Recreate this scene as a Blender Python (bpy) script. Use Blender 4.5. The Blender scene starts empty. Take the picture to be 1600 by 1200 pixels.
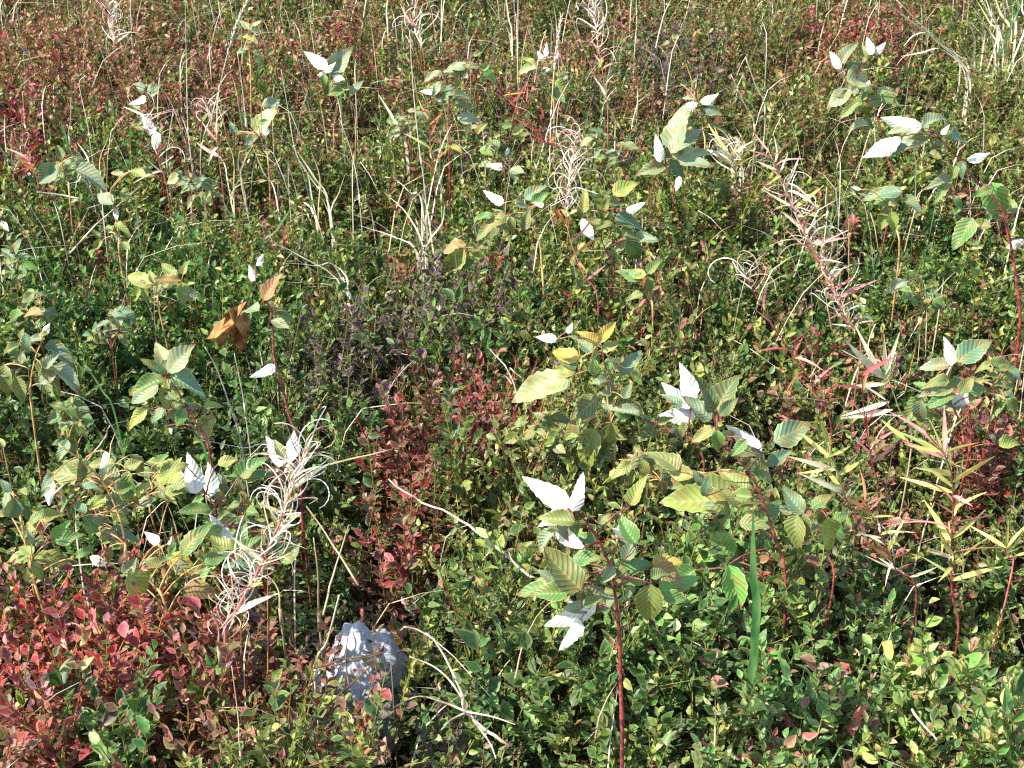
import bpy, math, random
import numpy as np
from mathutils import Vector, Matrix

rng = np.random.default_rng(7)
random.seed(7)
sc = bpy.context.scene
COL = sc.collection
R = math.radians

# ------------------------------------------------------------------ camera
CAM_H, PITCH, HFOV = 1.50, R(30.0), R(40.0)
cd = bpy.data.cameras.new('camera')
cam = bpy.data.objects.new('camera', cd)
COL.objects.link(cam)
cam.location = (0, 0, CAM_H)
cam.rotation_euler = (math.pi / 2 - PITCH, 0, 0)
cd.sensor_fit = 'HORIZONTAL'
cd.angle = HFOV
cd.clip_start, cd.clip_end = 0.02, 2000
sc.camera = cam

# ------------------------------------------------------------------ sky, sun, exposure
SUN = Vector((-0.66, -0.22, 0.72)).normalized()       # direction towards the sun
wd = bpy.data.worlds.new('World')
sc.world = wd
wd.use_nodes = True
nt = wd.node_tree
sky = nt.nodes.new('ShaderNodeTexSky')
sky.sky_type = 'NISHITA'
sky.sun_disc = False
sky.sun_elevation = math.asin(SUN.z)
sky.sun_rotation = math.atan2(SUN.x, SUN.y)
nt.links.new(sky.outputs[0], nt.nodes['Background'].inputs[0])
nt.nodes['Background'].inputs[1].default_value = 0.15
sl = bpy.data.lights.new('sun', 'SUN')
sl.energy, sl.angle, sl.color = 4.4, R(0.5), (1.0, 0.94, 0.83)
so = bpy.data.objects.new('sun', sl)
COL.objects.link(so)
so.location = (-4, -1, 6)
so.rotation_euler = SUN.to_track_quat('Z', 'Y').to_euler()
vs = sc.view_settings
vs.view_transform, vs.look, vs.exposure, vs.gamma = 'Standard', 'None', 1.45, 1.0
vs.use_curve_mapping = False
sc.cycles.use_denoising = False
sc.cycles.max_bounces = 4
sc.cycles.filter_width = 1.3

# ------------------------------------------------------------------ helpers
FOC = 0.5 / math.tan(HFOV / 2)
FW = Vector((0, math.cos(PITCH), -math.sin(PITCH)))
UP = Vector((0, math.sin(PITCH), math.cos(PITCH)))
EYE = Vector((0, 0, CAM_H))


def ray(px, py):
    return Vector(((px - 800) / 1600, 0, 0)) + UP * ((600 - py) / 1600) + FW * FOC


def at_z(px, py, z):
    d = ray(px, py)
    return EYE + d * ((z - CAM_H) / d.z)


def at_y(px, py, y):
    d = ray(px, py)
    return EYE + d * (y / d.y)


def project(P):
    """world points (N,3) -> photograph pixels (1600 x 1200) and depth"""
    q = P - np.array(EYE)
    dep = q @ np.array(FW)
    dep = np.maximum(dep, 1e-3)
    return 800 + 1600 * FOC * q[:, 0] / dep, 600 - 1600 * FOC * (q @ np.array(UP)) / dep, dep


def lin(r, g, b):
    f = lambda c: (c / 255 / 12.92) if c / 255 < 0.04045 else ((c / 255 + 0.055) / 1.055) ** 2.4
    return (f(r), f(g), f(b))


class VNoise:
    def __init__(s, seed, n=64):
        s.n = n
        s.g = np.random.default_rng(seed).random((n, n))

    def one(s, x, y):
        xi, yi = np.floor(x).astype(int), np.floor(y).astype(int)
        fx, fy = x - xi, y - yi
        fx, fy = fx * fx * (3 - 2 * fx), fy * fy * (3 - 2 * fy)
        n, g = s.n, s.g
        a = g[xi % n, yi % n] * (1 - fx) + g[(xi + 1) % n, yi % n] * fx
        b = g[xi % n, (yi + 1) % n] * (1 - fx) + g[(xi + 1) % n, (yi + 1) % n] * fx
        return a * (1 - fy) + b * fy

    def __call__(s, x, y, f=1.0, octv=3):
        v, a, t = 0, 1, 0
        for k in range(octv):
            v = v + a * s.one(x * f * 2 ** k + 7.3 * k, y * f * 2 ** k + 3.1 * k)
            t += a
            a *= 0.5
        return v / t - 0.5


N_GROUND, N_HUM, N_COL = VNoise(1), VNoise(2), VNoise(3)


def ground_z(x, y):
    x, y = np.asarray(x, float), np.asarray(y, float)
    fade = np.clip((14 - np.hypot(x, y - 3)) / 6, 0, 1)
    return 0.05 * fade * N_GROUND(x + 20, y + 20, 1.6)


def mesh_np(name, V, loops, starts, mats, face_col=None, mat_idx=None, rim=None):
    me = bpy.data.meshes.new(name)
    me.vertices.add(len(V))
    me.vertices.foreach_set('co', np.ascontiguousarray(V, np.float32).ravel())
    me.loops.add(len(loops))
    me.loops.foreach_set('vertex_index', np.ascontiguousarray(loops, np.int32))
    me.polygons.add(len(starts))
    me.polygons.foreach_set('loop_start', np.ascontiguousarray(starts, np.int32))
    if mat_idx is not None:
        me.polygons.foreach_set('material_index', np.ascontiguousarray(mat_idx, np.int32))
    for m in mats:
        me.materials.append(m)
    if face_col is not None:
        a = me.attributes.new('tint', 'FLOAT_COLOR', 'FACE')
        c = np.ones((len(starts), 4), np.float32)
        c[:, :3] = face_col
        a.data.foreach_set('color', c.ravel())
    if rim is not None:
        a = me.attributes.new('rim', 'FLOAT', 'POINT')
        a.data.foreach_set('value', np.ascontiguousarray(rim, np.float32))
    me.update(calc_edges=True)
    return me


def link(name, data, parent=None, loc=None):
    o = bpy.data.objects.new(name, data)
    COL.objects.link(o)
    if parent is not None:
        o.parent = parent
    if loc is not None:
        o.location = loc
    return o


def tag(o, label=None, cat=None, group=None, kind=None):
    for k, v in (('label', label), ('category', cat), ('group', group), ('kind', kind)):
        if v:
            o[k] = v
    return o


def thing(name, loc, label, cat, group=None):
    return tag(link(name, None, None, loc), label, cat, group)


class MB:
    """collects tubes and ribbons, builds one mesh"""

    def __init__(s):
        s.v, s.f, s.m = [], [], []

    def tube(s, pts, rad, sides=5, mi=0):
        pts = [Vector(p) for p in pts]
        n = len(pts)
        rad = [rad] * n if not hasattr(rad, '__len__') else rad
        base = len(s.v)
        ref = Vector((0.31, 0.9, 0.2)).normalized()
        for i, p in enumerate(pts):
            t = (pts[min(i + 1, n - 1)] - pts[max(i - 1, 0)]).normalized()
            a = t.cross(ref)
            if a.length < 1e-3:
                a = t.cross(Vector((1, 0, 0)))
            a.normalize()
            b = t.cross(a)
            for k in range(sides):
                th = 2 * math.pi * k / sides
                s.v.append(p + (a * math.cos(th) + b * math.sin(th)) * rad[i])
        for i in range(n - 1):
            for k in range(sides):
                k2 = (k + 1) % sides
                s.f.append((base + i * sides + k, base + i * sides + k2, base + (i + 1) * sides + k2, base + (i + 1) * sides + k))
                s.m.append(mi)
        s.f.append(tuple(base + k for k in range(sides))[::-1]); s.m.append(mi)
        s.f.append(tuple(base + (n - 1) * sides + k for k in range(sides))); s.m.append(mi)

    def ribbon(s, pts, wid, side, mi=0, fold=0.25):
        """a leaf blade with a keel: pts centre line, wid half widths, side = sideways vector"""
        base = len(s.v)
        n = len(pts)
        for i, p in enumerate(pts):
            p = Vector(p)
            t = (Vector(pts[min(i + 1, n - 1)]) - Vector(pts[max(i - 1, 0)])).normalized()
            sd = (side - t * side.dot(t)).normalized()
            nn = sd.cross(t)
            w = wid[i]
            s.v += [p - sd * w + nn * w * fold, p, p + sd * w + nn * w * fold]
        for i in range(n - 1):
            a = base + 3 * i
            s.f += [(a, a + 1, a + 4, a + 3), (a + 1, a + 2, a + 5, a + 4)]
            s.m += [mi, mi]

    def build(s, name, mats, parent=None, origin=None, smooth=True):
        me = bpy.data.meshes.new(name)
        o0 = Vector(origin) if origin is not None else Vector((0, 0, 0))
        me.from_pydata([tuple(v - o0) for v in s.v], [], s.f)
        for m in mats:
            me.materials.append(m)
        me.polygons.foreach_set('material_index', s.m)
        if smooth:
            me.polygons.foreach_set('use_smooth', [True] * len(s.f))
        me.update()
        return link(name, me, parent, None if parent is not None else o0)


def bez(a, b, bulge, n=5):
    a, b = Vector(a), Vector(b)
    return [a.lerp(b, i / n) + bulge * (4 * (i / n) * (1 - i / n)) for i in range(n + 1)]


def smooth_line(pts, sub=4):
    """Catmull-Rom through the points"""
    pts = [Vector(p) for p in pts]
    if len(pts) < 3:
        return [pts[0].lerp(pts[-1], i / sub) for i in range(sub + 1)]
    e = [pts[0] * 2 - pts[1]] + pts + [pts[-1] * 2 - pts[-2]]
    out = []
    for i in range(1, len(e) - 2):
        p0, p1, p2, p3 = e[i - 1:i + 3]
        for k in range(sub):
            t = k / sub
            out.append(0.5 * ((2 * p1) + (p2 - p0) * t + (2 * p0 - 5 * p1 + 4 * p2 - p3) * t * t + (3 * p1 - p0 - 3 * p2 + p3) * t ** 3))
    out.append(pts[-1])
    return out


# ------------------------------------------------------------------ materials
def new_mat(name):
    m = bpy.data.materials.new(name)
    m.use_nodes = True
    n = m.node_tree.nodes
    n.clear()
    out = n.new('ShaderNodeOutputMaterial')
    return m, n, m.node_tree.links, out


def leaf_shader(n, l, out, col_socket, rough, spec, transl, bump=None, tboost=(1.08, 1.08, 0.7)):
    p = n.new('ShaderNodeBsdfPrincipled')
    p.inputs['Roughness'].default_value = rough
    p.inputs['Specular IOR Level'].default_value = spec
    l.new(col_socket, p.inputs['Base Color'])
    t = n.new('ShaderNodeBsdfTranslucent')
    mu = n.new('ShaderNodeMix'); mu.data_type = 'RGBA'; mu.blend_type = 'MULTIPLY'; mu.inputs[0].default_value = 1
    l.new(col_socket, mu.inputs[6]); mu.inputs[7].default_value = (*tboost, 1)
    l.new(mu.outputs[2], t.inputs['Color'])
    mx = n.new('ShaderNodeMixShader'); mx.inputs[0].default_value = transl
    l.new(p.outputs[0], mx.inputs[1]); l.new(t.outputs[0], mx.inputs[2])
    l.new(mx.outputs[0], out.inputs['Surface'])
    if bump is not None:
        l.new(bump, p.inputs['Normal'])


def mat_tinted(name, source, rough=0.46, spec=0.33, transl=0.33, blotch=0.3):
    """small leaves: the colour comes per face ('tint') or per object, with natural blotches"""
    m, n, l, out = new_mat(name)
    if source == 'face':
        a = n.new('ShaderNodeAttribute'); a.attribute_name = 'tint'; c = a.outputs['Color']
    else:
        a = n.new('ShaderNodeObjectInfo'); c = a.outputs['Color']
    g = n.new('ShaderNodeNewGeometry')
    no = n.new('ShaderNodeTexNoise'); no.inputs['Scale'].default_value = 210; no.inputs['Detail'].default_value = 2
    l.new(g.outputs['Position'], no.inputs['Vector'])
    mr = n.new('ShaderNodeMapRange'); mr.inputs[1].default_value = 0.3; mr.inputs[2].default_value = 0.7
    mr.inputs[3].default_value = 1 - blotch; mr.inputs[4].default_value = 1 + blotch
    l.new(no.outputs['Fac'], mr.inputs[0])
    sca = n.new('ShaderNodeVectorMath'); sca.operation = 'SCALE'
    l.new(c, sca.inputs[0]); l.new(mr.outputs[0], sca.inputs['Scale'])
    # paler, yellowish autumn margin, which also paints in bright edge halos
    ra = n.new('ShaderNodeAttribute'); ra.attribute_name = 'rim'
    rm = n.new('ShaderNodeMapRange'); rm.inputs[1].default_value = 0.76; rm.inputs[2].default_value = 0.86; rm.inputs[4].default_value = 0.22
    l.new(ra.outputs['Fac'], rm.inputs[0])
    mx = n.new('ShaderNodeMix'); mx.data_type = 'RGBA'
    l.new(rm.outputs[0], mx.inputs[0]); l.new(sca.outputs[0], mx.inputs[6]); mx.inputs[7].default_value = (*lin(190, 184, 134), 1)
    leaf_shader(n, l, out, mx.outputs[2], rough, spec, transl)
    return m


def mat_raspberry():
    """upper side: object colour with paler side veins and rim; underside: white felt"""
    m, n, l, out = new_mat('raspberry_leaf')
    oi = n.new('ShaderNodeObjectInfo')
    uv = n.new('ShaderNodeUVMap'); uv.uv_map = 'leaf'
    sp = n.new('ShaderNodeSeparateXYZ'); l.new(uv.outputs[0], sp.inputs[0])

    def mth(op, a, b=None, c=None):
        q = n.new('ShaderNodeMath'); q.operation = op
        for i, v in enumerate((a, b, c)):
            if v is None:
                continue
            if isinstance(v, (int, float)):
                q.inputs[i].default_value = v
            else:
                l.new(v, q.inputs[i])
        return q.outputs[0]
    ab = mth('ABSOLUTE', sp.outputs['X'])                       # 0 midrib .. 1 rim
    ph = mth('SUBTRACT', sp.outputs['Y'], mth('MULTIPLY', ab, 0.24))
    wave = mth('SINE', mth('MULTIPLY', ph, 2 * math.pi * 8.5))    # pleats between side veins
    vein = mth('GREATER_THAN', wave, 0.9)
    mid = mth('LESS_THAN', ab, 0.055)
    v = mth('MAXIMUM', vein, mid)
    rim = mth('GREATER_THAN', ab, 0.93)
    geo = n.new('ShaderNodeNewGeometry')
    no = n.new('ShaderNodeTexNoise'); no.inputs['Scale'].default_value = 55; no.inputs['Detail'].default_value = 3
    tc = n.new('ShaderNodeTexCoord'); l.new(geo.outputs['Position'], no.inputs['Vector'])
    # autumn blotches drift to yellow brown
    mb = n.new('ShaderNodeMix'); mb.data_type = 'RGBA'
    mr = n.new('ShaderNodeMapRange'); mr.inputs[1].default_value = 0.46; mr.inputs[2].default_value = 0.66; mr.inputs[4].default_value = 0.7
    l.new(no.outputs['Fac'], mr.inputs[0]); l.new(mr.outputs[0], mb.inputs[0])
    l.new(oi.outputs['Color'], mb.inputs[6]); mb.inputs[7].default_value = (*lin(128, 108, 56), 1)
    mv = n.new('ShaderNodeMix'); mv.data_type = 'RGBA'
    l.new(mth('MULTIPLY', mth('MAXIMUM', mth('MULTIPLY', v, 0.28), mth('MULTIPLY', rim, 0.5)), 1.0), mv.inputs[0])
    l.new(mb.outputs[2], mv.inputs[6]); mv.inputs[7].default_value = (*lin(176, 182, 112), 1)
    tip = mth('MULTIPLY', mth('GREATER_THAN', mth('ADD', sp.outputs['Y'], mth('MULTIPLY', no.outputs['Fac'], 0.5)), 1.18), 0.75)
    mt = n.new('ShaderNodeMix'); mt.data_type = 'RGBA'
    l.new(tip, mt.inputs[0]); l.new(mv.outputs[2], mt.inputs[6]); mt.inputs[7].default_value = (*lin(112, 78, 50), 1)
    # underside
    un = n.new('ShaderNodeMix'); un.data_type = 'RGBA'
    l.new(mth('MULTIPLY', v, 0.6), un.inputs[0])
    un.inputs[6].default_value = (*lin(206, 206, 190), 1); un.inputs[7].default_value = (*lin(146, 154, 134), 1)
    fin = n.new('ShaderNodeMix'); fin.data_type = 'RGBA'
    l.new(geo.outputs['Backfacing'], fin.inputs[0]); l.new(mt.outputs[2], fin.inputs[6]); l.new(un.outputs[2], fin.inputs[7])
    bp = n.new('ShaderNodeBump'); bp.inputs['Strength'].default_value = 0.3; bp.inputs['Distance'].default_value = 0.0012
    l.new(wave, bp.inputs['Height'])
    leaf_shader(n, l, out, fin.outputs[2], 0.5, 0.4, 0.16, bp.outputs[0])
    return m


def mat_plain(name, c1, c2, scale=40, rough=0.6, spec=0.3, stretch=(1, 1, 1), bump=0.0, transl=0.0, objcol=False):
    m, n, l, out = new_mat(name)
    g = n.new('ShaderNodeNewGeometry')
    mp = n.new('ShaderNodeMapping'); mp.inputs['Scale'].default_value = stretch
    l.new(g.outputs['Position'], mp.inputs['Vector'])
    no = n.new('ShaderNodeTexNoise'); no.inputs['Scale'].default_value = scale; no.inputs['Detail'].default_value = 5
    l.new(mp.outputs[0], no.inputs['Vector'])
    cr = n.new('ShaderNodeValToRGB')
    cr.color_ramp.elements[0].position, cr.color_ramp.elements[1].position = 0.35, 0.65
    cr.color_ramp.elements[0].color, cr.color_ramp.elements[1].color = (*c1, 1), (*c2, 1)
    l.new(no.outputs['Fac'], cr.inputs[0])
    c = cr.outputs[0]
    if objcol:
        oi = n.new('ShaderNodeObjectInfo')
        mu = n.new('ShaderNodeMix'); mu.data_type = 'RGBA'; mu.blend_type = 'MULTIPLY'; mu.inputs[0].default_value = 1
        l.new(c, mu.inputs[6]); l.new(oi.outputs['Color'], mu.inputs[7]); c = mu.outputs[2]
    bo = None
    if bump:
        b = n.new('ShaderNodeBump'); b.inputs['Strength'].default_value = bump; b.inputs['Distance'].default_value = 0.004
        l.new(no.outputs['Fac'], b.inputs['Height']); bo = b.outputs[0]
    leaf_shader(n, l, out, c, rough, spec, transl, bo)
    return m


M_LEAF = mat_tinted('bilberry_leaf_mass', 'face')
M_LEAF_OBJ = mat_tinted('bilberry_leaf_single', 'object')
M_RASP = mat_raspberry()
M_FW_LEAF = mat_plain('fireweed_leaf', (0.75, 0.75, 0.75), (1.1, 1.1, 1.1), 60, 0.5, 0.4, transl=0.25, objcol=True)
M_POD = mat_plain('split_seed_pod', lin(224, 204, 194), lin(250, 246, 240), 60, 0.6, 0.3, transl=0.3)
M_POD_TAN = mat_plain('tan_seed_pod', lin(170, 126, 104), lin(220, 190, 168), 60, 0.6, 0.3, transl=0.3)
M_CANE = mat_plain('red_cane', lin(64, 32, 30), lin(166, 72, 68), 140, 0.45, 0.5)
M_CANE_TAN = mat_plain('tan_cane', lin(138, 98, 58), lin(196, 160, 104), 60, 0.5, 0.4)
M_PINK_STEM = mat_plain('pink_stem', lin(150, 66, 62), lin(205, 130, 118), 60, 0.5, 0.4)
M_STRAW = mat_plain('dry_straw', lin(176, 164, 136), lin(232, 224, 202), 30, 0.5, 0.4, (1, 1, 0.3), transl=0.15)
M_STRAW_TAN = mat_plain('tan_straw', lin(140, 118, 88), lin(190, 168, 130), 30, 0.55, 0.35, (1, 1, 0.3), transl=0.1)
M_GRASS = mat_plain('green_grass', lin(46, 92, 46), lin(96, 134, 78), 60, 0.4, 0.5, (1, 1, 0.3), transl=0.3)
M_TWIG = mat_plain('dead_twig', lin(112, 92, 72), lin(206, 190, 164), 45, 0.7, 0.2)
M_DARK_TWIG = mat_plain('dark_twig', lin(58, 42, 34), lin(104, 80, 62), 60, 0.8, 0.2)
M_SOIL = mat_plain('leaf_litter_soil', lin(38, 28, 20), lin(84, 62, 44), 24, 0.95, 0.1, bump=1.0)
M_BROWN = mat_plain('brown_dead_leaf', lin(120, 78, 44), lin(184, 134, 82), 60, 0.7, 0.2, bump=0.9, transl=0.25)


def mat_rock():
    m, n, l, out = new_mat('pale_rock')
    g = n.new('ShaderNodeNewGeometry')
    a = n.new('ShaderNodeTexNoise'); a.inputs['Scale'].default_value = 26; a.inputs['Detail'].default_value = 8; a.inputs['Roughness'].default_value = 0.68
    b = n.new('ShaderNodeTexVoronoi'); b.inputs['Scale'].default_value = 70
    l.new(g.outputs['Position'], a.inputs['Vector']); l.new(g.outputs['Position'], b.inputs['Vector'])
    cr = n.new('ShaderNodeValToRGB'); e = cr.color_ramp.elements
    e[0].position, e[0].color = 0.30, (*lin(96, 98, 98), 1)
    e[1].position, e[1].color = 0.58, (*lin(170, 174, 174), 1)
    x = cr.color_ramp.elements.new(0.46); x.color = (*lin(146, 150, 152), 1)
    l.new(a.outputs['Fac'], cr.inputs[0])
    mx = n.new('ShaderNodeMix'); mx.data_type = 'RGBA'
    mr = n.new('ShaderNodeMapRange'); mr.inputs[1].default_value = 0.0; mr.inputs[2].default_value = 0.25; mr.inputs[3].default_value = 0.6; mr.inputs[4].default_value = 0
    l.new(b.outputs['Distance'], mr.inputs[0]); l.new(mr.outputs[0], mx.inputs[0])
    l.new(cr.outputs[0], mx.inputs[6]); mx.inputs[7].default_value = (*lin(84, 88, 78), 1)
    p = n.new('ShaderNodeBsdfPrincipled'); p.inputs['Roughness'].default_value = 0.85
    l.new(mx.outputs[2], p.inputs['Base Color'])
    bp = n.new('ShaderNodeBump'); bp.inputs['Strength'].default_value = 0.8; bp.inputs['Distance'].default_value = 0.006
    l.new(a.outputs['Fac'], bp.inputs['Height']); l.new(bp.outputs[0], p.inputs['Normal'])
    l.new(p.outputs[0], out.inputs['Surface'])
    return m


M_ROCK = mat_rock()

# ------------------------------------------------------------------ the ground, one sheet to the horizon
def build_ground():
    near = np.arange(-5, 5.01, 0.06)
    xs = np.concatenate([[-400, -150, -60, -25, -12, -8, -6], near, [6, 8, 12, 25, 60, 150, 400]])
    ys = np.concatenate([[-400, -100, -30, -10, -4, -2], np.arange(-1, 9.01, 0.06), [10, 12, 16, 25, 60, 150, 400, 900]])
    X, Y = np.meshgrid(xs, ys)
    Z = ground_z(X, Y) + 0.012 * N_HUM(X + 40, Y + 40, 9) * (np.hypot(X, Y - 3) < 8)
    V = np.stack([X.ravel(), Y.ravel(), Z.ravel()], 1)
    nx, ny = len(xs), len(ys)
    i = np.arange(nx * ny).reshape(ny, nx)
    q = np.stack([i[:-1, :-1], i[:-1, 1:], i[1:, 1:], i[1:, :-1]], -1).reshape(-1, 4)
    me = mesh_np('ground', V, q.ravel(), np.arange(len(q)) * 4, [M_SOIL])
    tag(link('ground', me), kind='structure')


build_ground()

# ------------------------------------------------------------------ bilberry: palettes and where they grow
PAL = {  # (sRGB leaf colour, weight); palest entries: faded leaves, also painted-in highlights
    'green': [((90, 110, 46), 5), ((72, 94, 40), 4), ((128, 138, 60), 3), ((156, 152, 90), 1.4), ((124, 82, 62), 1.4), ((46, 74, 36), 2), ((172, 168, 120), 0.5)],
    'deep': [((62, 98, 44), 5), ((50, 82, 36), 4), ((88, 126, 56), 3), ((114, 142, 74), 1.4), ((84, 64, 46), 1), ((162, 172, 116), 0.4)],
    'light': [((100, 134, 60), 5), ((84, 118, 56), 4), ((138, 154, 78), 3), ((168, 164, 96), 1.4), ((148, 104, 84), 1.2), ((60, 98, 50), 2.4), ((178, 178, 126), 0.5)],
    'olive': [((104, 108, 54), 4), ((128, 122, 70), 3), ((82, 98, 46), 4.4), ((122, 86, 66), 2.2), ((138, 74, 66), 1.0), ((180, 166, 122), 0.7)],
    'brownred': [((144, 98, 74), 4.4), ((136, 110, 70), 3.4), ((146, 74, 72), 2.0), ((108, 108, 58), 2.6), ((166, 112, 100), 2.2), ((102, 60, 56), 1.4), ((186, 162, 128), 0.7)],
    'crimson': [((150, 56, 62), 5), ((172, 88, 94), 3.2), ((120, 50, 56), 3), ((190, 64, 64), 1.2), ((160, 106, 76), 1.6), ((128, 80, 96), 2), ((136, 120, 66), 0.8), ((190, 142, 122), 0.4)],
    'redbrown': [((142, 80, 74), 4), ((112, 62, 58), 3), ((150, 110, 84), 2.5), ((104, 96, 58), 2.2), ((162, 74, 74), 1.3), ((108, 78, 88), 1.8), ((178, 150, 118), 0.4)],
    'rust': [((122, 40, 38), 4), ((92, 34, 38), 4), ((154, 76, 74), 1.8), ((94, 52, 44), 2.2), ((112, 66, 80), 1.8), ((88, 88, 48), 1.0), ((170, 120, 100), 0.3)],
    'maroon': [((134, 50, 58), 4), ((102, 44, 52), 3), ((160, 82, 88), 2.2), ((116, 92, 64), 2.2), ((92, 98, 54), 1.2), ((184, 150, 122), 0.5)],
    'purple': [((74, 46, 66), 4.5), ((54, 36, 48), 4), ((102, 70, 86), 1.6), ((56, 82, 42), 2.4), ((98, 112, 58), 1), ((160, 150, 124), 0.3)],
    'dusk': [((86, 66, 60), 3), ((94, 72, 86), 2.2), ((68, 78, 46), 3), ((126, 100, 84), 1.6), ((76, 100, 54), 2.4), ((116, 62, 60), 0.8), ((166, 148, 116), 0.4)],
    'pinkgreen': [((92, 130, 64), 4), ((114, 138, 76), 3), ((184, 92, 88), 0.9), ((138, 102, 86), 1.6), ((76, 108, 54), 3), ((178, 172, 126), 0.5)],
}
PAL = {k: (np.array([lin(*c) for c, w in v]), np.array([w for c, w in v]) / sum(w for c, w in v)) for k, v in PAL.items()}

# patches of colour: centre and radii in photograph pixels at the height of the shrub tops
ZONES = [
    (200, 110, 330, 110, 'brownred', 1.2), (60, 60, 200, 60, 'brownred', 1.0), (800, 40, 460, 60, 'brownred', 0.45), (1060, 95, 110, 60, 'dusk', 1.0),
    (1360, 50, 150, 60, 'maroon', 0.5), (1200, 60, 120, 60, 'olive', 0.8), (1540, 120, 160, 120, 'green', 1.0), (500, 60, 150, 60, 'maroon', 0.5),
    (700, 110, 200, 70, 'olive', 0.7), (1200, 300, 110, 60, 'brownred', 0.3), (20, 200, 60, 90, 'maroon', 1.0), (330, 260, 150, 60, 'redbrown', 0.45),
    (1280, 140, 200, 90, 'olive', 0.8), (1300, 560, 100, 90, 'redbrown', 0.3), (1130, 480, 160, 90, 'olive', 0.5), (400, 330, 160, 90, 'olive', 0.4),
    (150, 560, 260, 190, 'deep', 1.2), (80, 720, 200, 120, 'deep', 1.2), (480, 600, 120, 110, 'deep', 0.9), (600, 370, 150, 80, 'green', 0.6),
    (760, 560, 120, 70, 'deep', 0.5), (900, 330, 170, 80, 'green', 0.7), (1390, 420, 140, 90, 'deep', 0.5), (1000, 1010, 260, 120, 'deep', 0.9),
    (640, 900, 130, 80, 'dusk', 0.9), (590, 860, 80, 50, 'maroon', 0.4), (760, 1000, 140, 60, 'green', 0.8), (620, 1150, 180, 70, 'dusk', 1.1),
    (860, 1150, 170, 70, 'deep', 0.9), (1160, 960, 120, 90, 'deep', 0.7), (1400, 900, 200, 80, 'green', 0.6), (480, 900, 90, 60, 'dusk', 0.7),
    (780, 780, 90, 70, 'green', 0.5), (1330, 740, 60, 60, 'redbrown', 0.3), (1500, 1100, 260, 150, 'light', 1.5), (1240, 1080, 150, 120, 'pinkgreen', 1.2),
]
# shrubs that can be told apart: px, py, rx, ry, palette, swell (m), single leaves, label
BUSHES = [
    (130, 985, 205, 92, 'crimson', 0.07, 260, 'bright crimson bilberry bush filling the lower left, red leaves on yellow stems'),
    (175, 1140, 105, 75, 'deep', 0.03, 170, 'dark green leaved bilberry bush in front of the crimson bush'),
    (30, 1130, 60, 80, 'redbrown', 0.03, 80, 'red-brown bilberry bush in the lower left corner beside the green one'),
    (395, 1060, 115, 110, 'redbrown', 0.03, 170, 'dusky red-brown bilberry bush between the crimson bush and the pale rock'),
    (692, 680, 92, 66, 'rust', 0.08, 150, 'rust red bilberry bush in the middle of the clearing'),
    (605, 790, 55, 36, 'maroon', 0.02, 60, 'small maroon bilberry bush just below and left of the rust red one'),
    (695, 500, 72, 66, 'purple', 0.08, 90, 'upright purple leaved bilberry bush below the yellow raspberry leaves'),
    (560, 565, 85, 60, 'purple', 0.05, 60, 'low purple-green bilberry bush to the left of the upright purple one'),
    (565, 672, 75, 45, 'deep', 0.03, 60, 'deep green bilberry bush touching the left side of the rust red bush'),
    (445, 575, 65, 60, 'deep', 0.04, 60, 'deep green bilberry bush behind the thin red cane with the brown leaf'),
    (1470, 1105, 150, 105, 'light', 0.04, 260, 'light green large-leaved bilberry bush in the lower right corner'),
    (1235, 1085, 115, 110, 'pinkgreen', 0.02, 200, 'green bilberry bush flecked with pink leaves below the wide grass blade'),
    (1070, 1010, 100, 80, 'deep', 0.03, 120, 'deep green bilberry bush right of the tall red raspberry cane'),
    (830, 1080, 120, 75, 'deep', 0.02, 150, 'green bilberry bush between the forked dry branch and the red cane'),
    (600, 1150, 130, 55, 'dusk', 0.01, 110, 'dark brownish bilberry bush in front of the pale rock'),
    (1580, 675, 50, 50, 'rust', 0.04, 40, 'rust red bilberry bush cut by the right edge of the picture'),
    (1370, 45, 105, 50, 'maroon', 0.05, 0, 'maroon bilberry bush behind the far raspberry with two white leaves'),
    (1060, 95, 85, 50, 'dusk', 0.05, 0, 'dusky purple bilberry bush in the far middle, right of a white seed plume'),
    (90, 90, 130, 50, 'brownred', 0.05, 0, 'wide brown-red bilberry bush in the far left corner'),
    (265, 120, 80, 50, 'brownred', 0.04, 0, 'brown-red bilberry bush behind the tallest grass stalk on the left'),
    (22, 215, 45, 60, 'maroon', 0.04, 0, 'small red bilberry bush at the left edge beside short grey stalks'),
    (1550, 160, 80, 70, 'olive', 0.06, 0, 'olive bilberry bush under the grass tuft on the far right'),
]
# hollows where the cover is low and thin
HOLLOWS = [(575, 130, 40, 45), (1525, 235, 45, 40), (25, 862, 55, 32), (465, 925, 50, 55), (60, 5, 90, 22), (340, 610, 40, 50), (560, 1055, 72, 50),
           (210, 800, 90, 60), (110, 850, 90, 40), (350, 850, 80, 60), (40, 780, 50, 50), (300, 740, 60, 40), (230, 720, 50, 40)]


def wob(px, py):
    return 1 + 0.55 * N_COL(px / 60.0, py / 60.0, 1.0, 2)


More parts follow.
